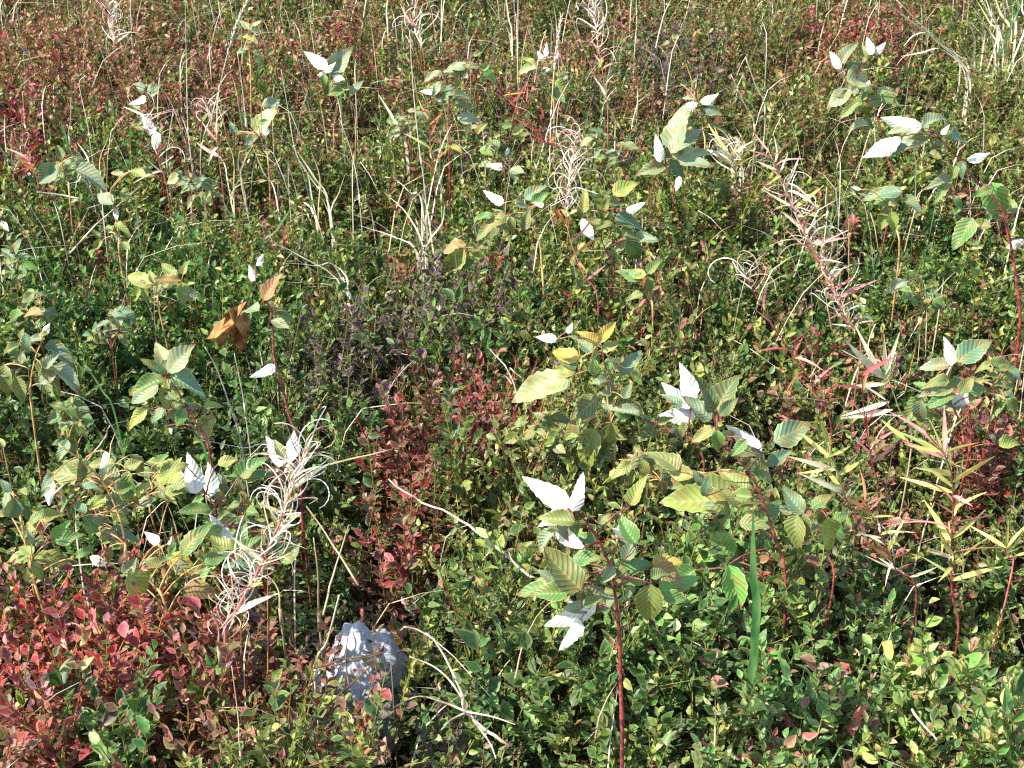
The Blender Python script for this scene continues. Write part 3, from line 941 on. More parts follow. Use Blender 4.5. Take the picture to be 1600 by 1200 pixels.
raspberry('golden-tipped raspberry with yellow leaves right of centre',
          [(960, 720), (952, 650), (945, 580), (940, 540)],
          [(938, 536, 958, 496, 'a'), (934, 540, 912, 516, 'a'), (942, 548, 968, 530, 'y'), (925, 560, 930, 590, 'a'), (906, 560, 862, 556, 'a'), (900, 575, 856, 590, 'y'), (890, 590, 802, 620, 'p'), (960, 580, 985, 560, 't'),
           (970, 585, 1000, 545, 't'), (870, 530, 836, 524, 'Us'), (885, 520, 898, 505, 'Us'), (950, 600, 955, 640, 'o'), (935, 620, 890, 660, 'd'), (955, 660, 952, 700, 'y'), (930, 670, 900, 735, 'y'), (915, 660, 878, 690, 'o'), (940, 672, 918, 710, 'g'), (985, 620, 960, 660, 'd'), (1000, 740, 995, 800, 'y'), (990, 735, 968, 770, 'o')], M_CANE_TAN)
raspberry('raspberry under the brown leaf with two upright white leaves at its left',
          [(395, 830), (372, 798), (345, 784), (322, 772)],
          [(306, 772, 300, 710, 'U'), (328, 778, 328, 720, 'U'), (305, 770, 280, 735, 'U'), (286, 726, 240, 756, 'y'), (340, 726, 372, 716, 'y'), (375, 745, 405, 712, 'g'), (385, 750, 420, 735, 'g'), (350, 770, 345, 740, 't')])
raspberry('raspberry with one large white leaf folded up beside the curly seed heads',
          [(400, 930), (380, 890), (362, 868)],
          [(358, 864, 330, 800, 'U'), (362, 862, 318, 838, 'y'), (366, 862, 388, 820, 'g'), (360, 866, 312, 872, 'g'), (372, 868, 400, 836, 'g'), (345, 870, 300, 905, 'b'), (440, 880, 466, 845, 'g'), (400, 915, 385, 950, 't')])
raspberry('raspberry with a pair of white leaves inside the curly seed heads',
          [(470, 790), (460, 750), (452, 722)],
          [(442, 728, 418, 678, 'U'), (450, 722, 462, 672, 'U'), (450, 724, 446, 745, 'U')])
raspberry('raspberry with an orange stem and yellow-green rounded leaves above the crimson bush',
          [(205, 905), (196, 850), (184, 800), (160, 752), (130, 722), (92, 695)],
          [(140, 745, 72, 735, 'o'), (150, 742, 95, 720, 'g'), (180, 760, 155, 715, 't'), (180, 770, 215, 750, 'g'), (75, 745, 72, 790, 'U'), (85, 742, 60, 760, 't'), (165, 775, 140, 800, 'y'), (200, 735, 205, 795, 'g'),
           (165, 705, 160, 735, 'Us'), (205, 710, 225, 745, 'd'), (250, 740, 295, 722, 'y'), (235, 760, 205, 768, 'y'), (150, 830, 122, 800, 'g'), (172, 800, 205, 815, 'y'), (170, 855, 165, 880, 'n'), (140, 870, 168, 886, 'U')], M_CANE_TAN, rad=0.002)
raspberry('low raspberry rosette of yellow-rimmed leaves at the left, just behind the crimson bush',
          [(60, 930), (52, 900), (48, 878)],
          [(48, 872, 8, 862, 'y'), (50, 868, 30, 842, 'y'), (52, 872, 108, 866, 'y'), (50, 878, 70, 905, 'g'), (85, 845, 128, 835, 'g'), (82, 848, 108, 812, 'b'), (118, 872, 145, 850, 'g'), (60, 810, 30, 838, 'y'), (65, 812, 100, 795, 'y'), (70, 815, 48, 800, 'a')], M_CANE_TAN)
raspberry('raspberry with one big toothed yellow-green leaf hanging over the crimson bush',
          [(262, 960), (240, 915), (218, 888)],
          [(200, 892, 236, 944, 'y'), (262, 872, 316, 900, 'a'), (285, 868, 308, 822, 'g'), (275, 845, 262, 870, 'g'), (320, 880, 355, 862, 'g'), (290, 915, 335, 925, 'n'), (262, 852, 270, 838, 'Us'), (248, 850, 226, 828, 'Us')], M_CANE_TAN)
raspberry('raspberry at the left edge with big drooping olive leaves and a small white one',
          [(50, 640), (48, 600), (55, 560), (66, 532)],
          [(62, 524, 78, 506, 'U'), (64, 492, 32, 482, 'n'), (10, 535, 30, 556, 'g'), (8, 570, 2, 620, 'o'), (26, 590, 40, 630, 'o'), (60, 580, 82, 620, 'o'), (66, 572, 100, 610, 'y'), (70, 540, 122, 562, 't'), (84, 572, 132, 606, 's'), (30, 540, 0, 552, 'g'), (40, 520, 38, 555, 't')], M_CANE_TAN)
raspberry('raspberry at the left edge, grey-green leaves beside the dark shaded gap',
          [(40, 850), (30, 800), (20, 770)],
          [(18, 772, 0, 748, 't'), (22, 776, 20, 822, 't'), (14, 770, 0, 800, 's'), (30, 780, 50, 810, 'g'), (5, 700, 0, 680, 'y')], M_CANE_TAN)
raspberry('raspberry with a tall grey-green leaf cluster left of the brown leaf',
          [(330, 720), (305, 660), (280, 615), (262, 590)],
          [(262, 586, 250, 530, 'p'), (264, 582, 304, 534, 's'), (254, 588, 228, 555, 'g'), (258, 594, 202, 602, 'g'), (262, 600, 252, 640, 'y'), (266, 590, 318, 602, 't'), (248, 602, 200, 630, 's'), (258, 640, 230, 655, 't'), (280, 640, 262, 655, 'd'), (318, 638, 348, 628, 'y'), (338, 652, 298, 694, 'y'), (230, 640, 190, 665, 'y'), (265, 665, 268, 680, 'U')])
raspberry('raspberry with a rosette of yellow-green leaves behind the brown leaf',
          [(250, 490), (248, 462), (242, 446)],
          [(240, 446, 192, 428, 'y'), (242, 444, 232, 420, 'y'), (230, 448, 198, 468, 'y'), (222, 450, 230, 470, 'y'), (284, 440, 290, 478, 'y'), (280, 438, 240, 440, 'n'), (286, 430, 292, 402, 'o'), (276, 436, 250, 410, 'y'), (290, 446, 306, 440, 'y')], M_CANE_TAN)
raspberry('thin red raspberry cane at the left that carries the withered brown leaf',
          [(470, 720), (452, 650), (437, 590), (428, 560), (426, 500), (420, 478), (400, 440)],
          [(425, 488, 448, 480, 'n'), (430, 572, 388, 586, 'Us'), (412, 470, 432, 425, 'r'), (396, 440, 392, 415, 'U'), (400, 415, 412, 398, 'Us')], rad=0.0022)
raspberry('small raspberry at the left with grey leaves below the long leaning twig',
          [(190, 420), (186, 370), (180, 340), (172, 300)],
          [(178, 325, 184, 345, 'U'), (176, 320, 150, 300, 's'), (180, 350, 205, 365, 'y'), (176, 360, 158, 352, 'y'), (160, 375, 142, 392, 'y'), (190, 378, 205, 392, 'g'), (205, 268, 232, 278, 'y'), (195, 275, 172, 268, 'p'), (220, 262, 240, 272, 'o')], M_CANE_TAN)
raspberry('raspberry left of the grass stalks with drooping grey-green leaves by small red bush',
          [(110, 320), (106, 280), (96, 256)],
          [(96, 254, 68, 284, 't'), (90, 256, 58, 292, 's'), (100, 252, 136, 264, 's'), (98, 248, 86, 228, 'g'), (120, 245, 138, 258, 's'), (118, 265, 168, 282, 's')], M_CANE_TAN)
raspberry('raspberry at far left with teal leaves and one small flat white leaf',
          [(250, 250), (240, 190), (232, 150)],
          [(228, 152, 200, 160, 'U'), (226, 140, 210, 124, 't'), (230, 142, 252, 130, 't'), (236, 150, 246, 142, 's'), (244, 205, 242, 238, 'U'), (238, 210, 225, 176, 'Us')])
raspberry('raspberry between two tall stalks with a small bright white leaf',
          [(420, 262), (412, 235), (408, 215)],
          [(414, 212, 418, 192, 'U'), (406, 214, 402, 240, 'o'), (404, 212, 380, 222, 's'), (368, 210, 362, 190, 't'), (400, 208, 430, 160, 'p'), (410, 165, 440, 155, 's')], M_CANE_TAN)
raspberry('far yellow raspberry top with a pale lobed leaf left of the leaning grass stalk',
          [(392, 130), (390, 90), (388, 60)],
          [(388, 46, 378, 26, 'p'), (390, 46, 408, 30, 'p'), (392, 48, 412, 46, 'p'), (390, 62, 376, 52, 'a'), (392, 70, 380, 78, 'p'), (398, 84, 412, 104, 'b'), (385, 68, 398, 62, 'a')], M_CANE_TAN)
raspberry('far raspberry with a cluster of white leaves left of the dark hollow',
          [(556, 190), (540, 150), (524, 124), (512, 108)],
          [(510, 106, 480, 82, 'U'), (512, 110, 496, 118, 'U'), (518, 116, 545, 70, 's'), (520, 118, 540, 128, 'U'), (505, 112, 528, 100, 'U'), (540, 140, 512, 148, 'g'), (548, 150, 558, 125, 's')], M_CANE_TAN)
raspberry('far raspberry with three small white leaves crossed by a pale seed stalk',
          [(866, 180), (860, 140), (852, 110)],
          [(848, 92, 840, 78, 'U'), (852, 88, 856, 68, 'U'), (866, 94, 874, 80, 'U'), (846, 108, 862, 110, 'U'), (836, 100, 812, 92, 'y'), (838, 106, 808, 108, 'p'), (866, 130, 900, 140, 'y'), (870, 128, 888, 118, 's'), (860, 140, 885, 160, 'g')], M_CANE_TAN)
raspberry('far raspberry with green leaves beside a red stem above centre',
          [(702, 245), (700, 190), (704, 140), (720, 112)],
          [(752, 110, 768, 98, 'b'), (756, 112, 780, 124, 'b'), (740, 88, 752, 80, 'g'), (730, 104, 694, 100, 's'), (726, 108, 748, 98, 's'), (690, 112, 660, 120, 's'), (684, 142, 655, 140, 'Us'), (706, 150, 735, 145, 't'), (710, 160, 742, 168, 't'), (714, 182, 752, 188, 's'), (704, 230, 726, 236, 'a'), (750, 232, 772, 240, 'b'), (746, 210, 756, 190, 'y'), (690, 128, 672, 150, 's')])
raspberry('far raspberry leaves on a dark stem left of the white curly seed head',
          [(790, 300), (784, 250), (782, 200), (790, 175)],
          [(795, 230, 790, 245, 'U'), (800, 210, 822, 196, 'y'), (810, 215, 830, 205, 'o'), (780, 232, 760, 215, 'g'), (786, 262, 760, 255, 'Us'), (796, 266, 822, 270, 's'), (770, 262, 745, 250, 'p')], M_DARK_TWIG)
raspberry('far raspberry with pale leaves right of the second white seed plume',
          [(1100, 250), (1098, 200), (1092, 165)],
          [(1090, 162, 1062, 170, 'U'), (1094, 160, 1125, 150, 'U'), (1088, 158, 1070, 148, 's'), (1080, 168, 1070, 185, 's'), (1050, 60, 1062, 52, 'p'), (1046, 64, 1036, 70, 's'), (1100, 170, 1130, 178, 's')], M_CANE_TAN)
raspberry('raspberry right of centre with hanging leaves below the far red cane',
          [(1405, 400), (1396, 350), (1390, 325)],
          [(1384, 322, 1376, 362, 'y'), (1388, 320, 1412, 316, 'p'), (1345, 296, 1330, 292, 'Us'), (1392, 330, 1402, 362, 'y'), (1410, 300, 1345, 298, 't')], M_CANE_TAN)
raspberry('raspberry at the left edge with long teal leaves above dark green bush',
          [(40, 470), (34, 430), (26, 405)],
          [(24, 404, 0, 392, 't'), (28, 404, 52, 398, 't'), (26, 408, 40, 442, 't'), (20, 410, 4, 436, 's'), (2, 345, 12, 362, 'U'), (20, 398, 30, 372, 't')], M_CANE_TAN)

def shoot(label, px, py, hgt, size, codes, n=4):
    """a leafy raspberry shoot: n compound leaves of three to five leaflets round a short cane"""
    rr = random.Random(label + 's')
    top = (px + rr.uniform(-0.3, 0.3) * hgt, py - hgt)
    cane = [(px, py), (px + (top[0] - px) * 0.4 + rr.uniform(-6, 6), py - hgt * 0.5), top]
    lv = []
    for i in range(n):
        f = 0.35 + 0.65 * i / max(n - 1, 1)
        cx, cy = px + (top[0] - px) * f, py - hgt * f
        an = rr.uniform(0, 2 * math.pi)
        r = size * rr.uniform(0.5, 1.0)
        hx, hy = cx + r * math.cos(an), cy + 0.5 * r * math.sin(an)
        for k, da in enumerate((0, -1.25, 1.25, -1.9, 1.9)[:rr.choice((3, 3, 5))]):
            ln = size * (1 if k == 0 else 0.75) * rr.uniform(0.8, 1.15)
            a2 = an + da + rr.uniform(-.2, .2)
            lv.append((hx, hy, hx + ln * math.cos(a2), hy + 0.75 * ln * math.sin(a2) + 0.3 * ln, rr.choice(codes)))
    return raspberry(label, cane, lv, M_CANE_TAN if rr.random() < 0.6 else M_CANE, rad=0.0016)


shoot('leafy dull green raspberry shoot at the left between two taller raspberries', 120, 700, 70, 34, 'gotg', 5)
shoot('grey-green raspberry shoot crowding the dark gap at the lower left', 160, 850, 60, 38, 'gtsg', 5)
shoot('raspberry shoot with olive leaves just behind the curly white pods', 385, 860, 70, 40, 'goyg', 5)
shoot('raspberry shoot with drooping leaves left of the two upright white leaves', 235, 800, 70, 38, 'otgy', 5)
shoot('raspberry shoot with dull leaves between the brown leaf and the left edge', 175, 545, 60, 30, 'gtso', 5)
shoot('small raspberry shoot in shade at the left edge below the teal leaves', 60, 520, 55, 30, 'tgdo', 4)
shoot('olive raspberry shoot right of the rust red bush', 850, 720, 70, 34, 'oogd', 5)
shoot('olive-brown raspberry shoot behind the two upright white leaves right of centre', 1010, 780, 80, 40, 'oynd', 5)
shoot('grey-green raspberry shoot in the far middle below the dusky bush', 960, 250, 45, 24, 'stgp', 5)
shoot('grey-green raspberry shoot left of the far raspberry with the red stem', 640, 230, 45, 24, 'stpg', 4)
shoot('pale raspberry shoot beside the straw tuft in the upper left', 300, 320, 50, 26, 'sptg', 5)
shoot('dull green raspberry shoot at the right above the lone white leaf', 1440, 500, 60, 32, 'tgsg', 5)
shoot('dull green raspberry shoot near the right edge below the big bright leaf', 1550, 640, 60, 36, 'gtgo', 5)

# ------------------------------------------------------------------ the withered brown leaf caught on the red cane
def build_brown_leaf():
    p0 = at_z(452, 720, 0.2)
    Y = p0.y - 0.015
    outline = [(386, 470), (372, 478), (358, 484), (352, 495), (336, 508), (324, 530), (338, 528), (342, 548), (351, 536), (356, 520), (366, 540), (384, 548), (388, 528), (391, 508), (386, 492)]
    c = Vector((0, 0, 0))
    pts = []
    for i, (x, y) in enumerate(outline):
        pts.append(at_y(x, y, Y + 0.018 * math.sin(i * 1.9) + 0.02 * (y - 500) / 50))
    mid = at_y(366, 505, Y - 0.02)
    V = [tuple(p - mid) for p in pts] + [(0, 0, 0)]
    ring = [tuple(((Vector(V[i]) * 0.55) + Vector((0, 0.008 * math.cos(i * 2.3), 0)))) for i in range(len(pts))]
    n = len(pts)
    V += ring
    F = []
    for i in range(n):
        j = (i + 1) % n
        F += [(i, j, n + 1 + j, n + 1 + i), (n + 1 + i, n + 1 + j, n)]
    me = bpy.data.meshes.new('withered_leaf')
    me.from_pydata(V, [], F)
    me.materials.append(M_BROWN)
    me.update()
    o = link('withered_leaf', me, None, mid)
    sm = o.modifiers.new('thickness', 'SOLIDIFY'); sm.thickness = 0.0006
    tag(o, 'withered copper brown lobed leaf caught on the thin red cane', 'leaf')


build_brown_leaf()

# ------------------------------------------------------------------ fireweed: stalk, narrow leaves, curled split seed pods
def pod_mesh(seed):
    r = random.Random(seed)
    turn = r.uniform(1.2, 5.5) * r.choice((1, 1, -1))
    pts, th = [], 0.0
    p = Vector((0, 0, 0)); 
    n = 11
    for i in range(n + 1):
        pts.append(p.copy())
        th = turn * (i / n) ** 1.5
        p = p + Vector((0.35 * math.sin(i * 0.5 + seed), math.cos(th), math.sin(th))) / n
    mb = MB()
    mb.tube(pts, [0.0125 * (1 - 0.6 * i / n) for i in range(n + 1)], 3)
    me = bpy.data.meshes.new('seed_pod')
    me.from_pydata([tuple(v) for v in mb.v], [], mb.f)
    me.materials.append(M_POD if seed % 3 else M_POD_TAN)
    me.update()
    return me


def narrow_leaf(seed):
    r = random.Random(seed)
    curl, tw = r.uniform(-0.9, 0.3), r.uniform(-0.4, 0.4)
    V, F = [], []
    n = 7
    for i in range(n + 1):
        t = i / n
        w = 0.045 * math.sin(math.pi * min(1, t ** 0.7 * 0.97 + 0.03)) + 0.004
        z = curl * t * t
        for s_ in (-1, 0, 1):
            V.append((s_ * w + tw * t * t * 0.3, t, z + abs(s_) * w * 0.5))
    for i in range(n):
        a = 3 * i
        F += [(a, a + 1, a + 4, a + 3), (a + 1, a + 2, a + 5, a + 4)]
    me = bpy.data.meshes.new('leaf')
    me.from_pydata(V, [], F)
    me.materials.append(M_FW_LEAF)
    me.polygons.foreach_set('use_smooth', [True] * len(F))
    me.update()
    return me


PODV = [pod_mesh(k) for k in range(12)]
NARV = [narrow_leaf(k + 20) for k in range(8)]
FC = {'y': (200, 190, 104), 'g': (136, 156, 88), 'p': (208, 134, 126), 'r': (166, 72, 74), 'w': (214, 204, 172), 'o': (206, 132, 66), 'n': (142, 96, 66)}


def fireweed(label, line_px, leaf_n, pod_n, codes, pod_span=(0.45, 1.0), leaf_span=(0.1, 0.9), leaf_len=0.06, pod_len=0.055, mat=None, zc=0.30, rad=0.0014, lean=0.0, explicit=()):
    rr = random.Random(label)
    p0 = at_z(line_px[0][0], line_px[0][1], zc)
    Y0 = p0.y
    foot = Vector((p0.x, Y0 + 0.01, float(ground_z(p0.x, Y0))))
    root = thing('fireweed_stalk', foot, label, 'plant', 'withered fireweed stalks')
    n = len(line_px)
    line = smooth_line([foot] + [at_y(x, y, Y0 + lean * i / n) for i, (x, y) in enumerate(line_px)], 5)
    m = len(line)
    mb = MB()
    mb.tube(line, [rad * (1.2 - 0.8 * i / (m - 1)) for i in range(m)], 5)
    mb.build('stem', [mat or M_PINK_STEM], root, foot)
    k0 = 5      # first sample above the ground stretch

    def along(t):
        f = k0 + t * (m - 1 - k0)
        i = min(int(f), m - 2)
        return line[i].lerp(line[i + 1], f - i), (line[i + 1] - line[i]).normalized()

    def put(mesh, name, pos, d, s, code=None, up=None):
        d = d.normalized()
        nn = up or Vector((rr.uniform(-1, 1), rr.uniform(-1, 1), rr.uniform(0.2, 1.2)))
        nn = (nn - d * nn.dot(d)).normalized()
        o = link(name, mesh, root)
        o.matrix_local = frame(pos - foot, np.array(d), np.array(nn), s, rr.uniform(0.8, 1.25))
        if code:
            c = lin(*FC[code]); k = rr.uniform(0.75, 1.2)
            o.color = (c[0] * k, c[1] * k, c[2] * k, 1)
    for i in range(leaf_n):
        t = leaf_span[0] + (leaf_span[1] - leaf_span[0]) * (i + rr.random()) / leaf_n
        p, tg = along(t)
        a = i * 2.4 + rr.uniform(-.4, .4)
        d = Vector((math.cos(a), math.sin(a) * 0.8, rr.uniform(0.0, 0.9))) + tg * 0.3
        put(NARV[rr.randrange(8)], 'leaf', p, d, leaf_len * rr.uniform(0.6, 1.25), rr.choice(codes))
    for i in range(pod_n):
        t = pod_span[0] + (pod_span[1] - pod_span[0]) * (i + rr.random()) / pod_n
        p, tg = along(t)
        a = i * 2.4 + rr.uniform(-.5, .5)
        d = Vector((math.cos(a), math.sin(a), rr.uniform(0.2, 1.1))) + tg * 0.5
        put(PODV[rr.randrange(12)], 'seed_pod', p, d, pod_len * rr.uniform(0.6, 1.3))
    for (bx, by, tx, ty, code) in explicit:
        b = at_y(bx, by, Y0 + rr.uniform(-.02, .02))
        e = at_y(tx, ty, b.y + rr.uniform(-.03, .03))
        put(NARV[rr.randrange(8)], 'leaf', b, e - b, (e - b).length * 1.05, code, (EYE - b).normalized() + Vector((rr.uniform(-.3, .3), 0, .4)))
    return root


fireweed('fireweed with a mass of curly white split pods rising from the crimson bush', [(352, 1010), (372, 950), (402, 895), (432, 830), (455, 765), (478, 700)], 10, 90, 'wyp', (0.02, 1.0), pod_len=0.078, rad=0.0024)
fireweed('fireweed with white curly pods on a pink stem in the centre distance', [(935, 480), (912, 430), (890, 370), (884, 320), (892, 270), (900, 215)], 8, 44, 'oop', (0.52, 1.0), (0.15, 0.5), 0.05, 0.085)
fireweed('tall pink fireweed with yellow leaves leaning left on the right side', [(1345, 545), (1322, 500), (1295, 430), (1262, 375), (1235, 310), (1202, 238)], 70, 50, 'ppwypw', (0.15, 0.8), (0.05, 1.0), 0.055, 0.08)
fireweed('fireweed with long pale curved ribbons fanning out on the right', [(1424, 700), (1405, 640), (1388, 590), (1378, 556)], 0, 6, 'w', (0.4, 1.0), mat=M_STRAW_TAN, pod_len=0.07,
         explicit=((1380, 590, 1322, 544, 'w'), (1382, 600, 1318, 605, 'w'), (1378, 590, 1350, 540, 'w'), (1385, 580, 1378, 530, 'w'), (1384, 585, 1408, 516, 'w'), (1388, 628, 1330, 648, 'w'), (1384, 625, 1350, 600, 'w'), (1395, 640, 1320, 660, 'w'),
                   (1420, 690, 1375, 660, 'y'), (1424, 690, 1450, 650, 'g'), (1415, 680, 1392, 670, 'y'), (1428, 700, 1470, 720, 'y')))
fireweed('thin fireweed with a small tuft of white pods above a brownish stem', [(1300, 690), (1272, 610), (1248, 570), (1218, 525), (1185, 470), (1160, 420)], 20, 10, 'nprn', (0.85, 1.0), (0.1, 0.75), 0.045, 0.075, mat=M_CANE)
fireweed('yellow-leaved fireweed top right of the arched white leaf', [(1336, 830), (1322, 780), (1308, 735), (1297, 700)], 5, 0, 'yyw', leaf_len=0.06,
         explicit=((1296, 705, 1294, 648, 'y'), (1294, 712, 1244, 676, 'y'), (1300, 712, 1330, 700, 'y'), (1306, 735, 1240, 716, 'w'), (1300, 730, 1255, 745, 'y'), (1310, 742, 1350, 722, 'y'), (1318, 770, 1260, 745, 'w'), (1296, 700, 1282, 660, 'g')))
fireweed('bushy yellow-green fireweed with pinkish stem at the right', [(1495, 1010), (1488, 930), (1486, 860), (1490, 790), (1484, 730), (1465, 695)], 30, 0, 'yygp', leaf_span=(0.25, 1.0), leaf_len=0.06, mat=M_CANE,
         explicit=((1470, 705, 1415, 700, 'y'), (1475, 712, 1450, 690, 'y'), (1484, 740, 1482, 690, 'y'), (1490, 770, 1420, 750, 'y'), (1488, 866, 1450, 836, 'y'), (1486, 862, 1482, 815, 'y'), (1490, 872, 1445, 858, 'w')))
fireweed('withered brown fireweed with shrivelled leaves below the yellow-leaved one', [(1432, 940), (1400, 890), (1382, 850), (1366, 815), (1350, 780)], 34, 0, 'nynw', leaf_span=(0.1, 1.0), leaf_len=0.045, mat=M_CANE)
fireweed('short fireweed with three yellow leaves near the right edge', [(1580, 900), (1576, 870), (1572, 856)], 3, 0, 'yg', leaf_len=0.05, explicit=((1572, 856, 1530, 828, 'y'), (1574, 855, 1598, 818, 'y'), (1573, 852, 1572, 815, 'y')))
fireweed('red fireweed stem leaning left with small red leaves in the far middle', [(880, 250), (856, 224), (820, 185), (780, 143)], 20, 0, 'rro', leaf_span=(0.1, 1), leaf_len=0.06, mat=M_CANE, explicit=((850, 185, 842, 152, 'r'), (822, 160, 826, 136, 'r')))
fireweed('far fireweed with a pinkish white plume at the upper left', [(182, 90), (178, 60), (172, 20), (168, 0)], 4, 40, 'pw', (0.2, 1.0), pod_len=0.11)
fireweed('far fireweed with a white plume on a red stem at the top', [(950, 190), (944, 130), (936, 80), (930, 30), (922, -10)], 8, 38, 'pw', (0.45, 1.0), (0.0, 0.5), pod_len=0.10)
fireweed('far fireweed with a forked pale pink head behind the tallest middle stalk', [(664, 110), (658, 70), (650, 45), (645, 20)], 6, 14, 'pw', (0.3, 1.0), pod_len=0.12)
fireweed('small fireweed with white pods between the two tall grass stalks on the left', [(345, 270), (338, 215), (330, 190), (322, 165)], 6, 16, 'pwo', (0.4, 1.0), (0, 0.4), pod_len=0.08)
fireweed('small pink fireweed with pale ribbons left of the tall grass stalks', [(262, 300), (250, 260), (240, 220), (222, 172)], 10, 10, 'pw', (0.4, 1.0), (0, 1), pod_len=0.08)
fireweed('short red fireweed with orange leaves at the left edge', [(60, 290), (50, 260), (38, 230)], 14, 4, 'rpo', leaf_len=0.06, pod_len=0.09)
fireweed('reddish fireweed stem with orange leaves behind the white-leaved raspberry cluster', [(680, 300), (674, 240), (668, 160)], 16, 0, 'rog', leaf_len=0.055, mat=M_CANE)
fireweed('pale fan of withered fireweed ribbons right of the large white leaf', [(1150, 300), (1146, 262), (1140, 240)], 16, 16, 'wwy', (0.2, 1.0), (0.4, 1), 0.10, 0.10)
fireweed('red fireweed beside the curved ribbons on the right, bare and thin', [(1372, 800), (1362, 720), (1350, 640), (1346, 560)], 14, 0, 'rnp', leaf_len=0.05, mat=M_CANE)

# ------------------------------------------------------------------ grass stalks and blades
def grass(label, pts, kind='stalk', width=1.1, mat=None, lean=0.05, cat='grass', zc=0.29, group='grass stalks and blades standing above the bilberry'):
    """pts: photo points from the lower end to the tip"""
    rr = random.Random(label)
    mat = mat or M_STRAW
    p0 = at_z(pts[0][0], pts[0][1], zc)
    Y0 = p0.y
    foot = Vector((p0.x, Y0 + 0.02, float(ground_z(p0.x, Y0)) + 0.01))
    L = rr.uniform(-lean, lean)
    n = len(pts)
    line = smooth_line([foot] + [at_y(x, y, Y0 + L * i / n) for i, (x, y) in enumerate(pts)], 5)
    m = len(line)
    w = width / 1000
    mb = MB()
    if kind == 'blade':
        mb.ribbon(line, [w * (1.0 if i < m * 0.75 else max(0.06, 1 - (i - m * 0.75) / (m * 0.25))) for i in range(m)], Vector((0.85, -0.5, 0)), 0, 0.3)
    else:
        mb.tube(line, [w * (1.0 - 0.55 * i / (m - 1)) for i in range(m)], 4)
        mb.tube(line[m // 3:m // 3 + 2], [w * 1.5, w * 1.35], 5)      # a node
    stem_name = 'grass_shoot' if mat is M_GRASS else 'grass_straw'
    if kind == 'seed':
        root = thing(stem_name, foot, label, cat, group)
        mb.build('stem', [mat], root, foot)
        hb = MB()
        for k in range(44):
            t = 0.66 + 0.34 * k / 44
            f = t * (m - 1); i = min(int(f), m - 2)
            p = line[i].lerp(line[i + 1], f - i)
            tg = (line[i + 1] - line[i]).normalized()
            a = k * 2.4
            d = (tg + Vector((math.cos(a), math.sin(a), 0)) * 0.4).normalized()
            hb.tube([p, p + d * 0.006, p + d * 0.013], [0.0004, 0.0012, 0.0002], 4)
        hb.build('seed_head', [mat], root, foot)
        return root
    o = mb.build(stem_name, [mat], None, foot)
    return tag(o, label, cat, group)


S, T, G = M_STRAW, M_STRAW_TAN, M_GRASS
grass('wide upright green grass blade beside the branching red cane', [(1176, 1046), (1180, 1000), (1183, 940), (1178, 900), (1177, 800)], 'blade', 5.6, G, 0.0)
grass('tall straight straw stalk running out of the top edge, upper left', [(297, 235), (293, 180), (291, 80), (289, -20)], 'stalk', 1.7)
grass('tall seed stalk leaning right across the top edge, upper left', [(313, 255), (337, 160), (365, 50), (392, -10)], 'seed', 1.5)
grass('straw stalk under the green rounded leaf in the upper left', [(386, 205), (379, 140), (371, 82)], 'stalk', 1.9)
grass('long straw stalk left of the white-leaved raspberry cluster, slanting to the left', [(517, 330), (490, 285), (463, 240), (450, 170), (439, 108)], 'stalk', 1.5)
grass('thick pale blade leaning left below the white-leaved raspberry cluster', [(514, 322), (492, 278), (466, 238)], 'blade', 3.0)
grass('grey straw stub at the left edge beside the small red bush', [(42, 210), (38, 180), (35, 145)], 'stalk', 1.8)
grass('broad grey-green bent blade at the upper left', [(104, 218), (90, 185), (68, 157), (46, 156)], 'blade', 4.0, G)
grass('short straw stalk right of the bent grey-green blade', [(110, 230), (110, 190), (111, 152)], 'stalk', 1.4)
grass('wavy straw stalk with a hooked tip at the upper left', [(145, 250), (138, 200), (127, 150), (124, 128), (134, 118)], 'stalk', 1.5)
grass('short greenish stalk at the upper left below the brown-red bush', [(168, 182), (168, 150), (164, 124)], 'stalk', 1.7, G)
grass('curved pale stalk left of the tallest grass stalk', [(262, 268), (264, 220), (271, 170)], 'stalk', 1.5)
grass('straw stalk below the yellow raspberry leaf between the tall stalks', [(432, 310), (412, 270), (396, 232)], 'blade', 2.0)
grass('straight tall thin stalk in the middle distance with a pink-tinged tip', [(666, 322), (655, 230), (648, 165), (643, 100), (640, 48)], 'stalk', 1.5)
grass('thick white grass blade right of the dark hollow', [(636, 236), (618, 190), (592, 148)], 'blade', 4.2, S)
grass('thin yellow stalk crossing left of the thick white blade', [(614, 236), (588, 195), (558, 155)], 'stalk', 1.2, T)
grass('tall thin stalk below the dark hollow, slightly bent', [(563, 325), (552, 250), (532, 188)], 'stalk', 1.4)
grass('green curved blade left of the dark hollow', [(532, 150), (538, 110), (553, 70)], 'blade', 2.6, G)
grass('short green stalk left of the straight tall thin stalk', [(630, 140), (629, 100), (627, 58)], 'stalk', 1.8, G)
grass('white feathery seed stalk crossing the three white leaves', [(860, 218), (863, 150), (868, 90), (877, 25)], 'seed', 2.0)
grass('long tan stalk leaning left from the top edge, right of the feathery one', [(982, 245), (950, 165), (916, 86), (878, -10)], 'stalk', 1.6, T)
grass('arching white blade left of the yellowish raspberry sprig', [(652, 400), (623, 373), (586, 346), (533, 330)], 'blade', 2.4)
grass('thin arching pale blade above the arching white one', [(660, 322), (640, 300), (618, 280), (596, 276)], 'blade', 2.0)
grass('dry stalk pair, thicker one, right of the dusky bush in the distance', [(1180, 212), (1162, 160), (1142, 116)], 'stalk', 2.2, T)
grass('dry stalk pair, paler one standing more upright, in the far right middle', [(1196, 184), (1180, 132), (1165, 90)], 'stalk', 1.8)
grass('long pale blade falling left from the grass tuft at the far right', [(1516, 128), (1466, 66), (1420, 30), (1372, -8)], 'blade', 3.0)
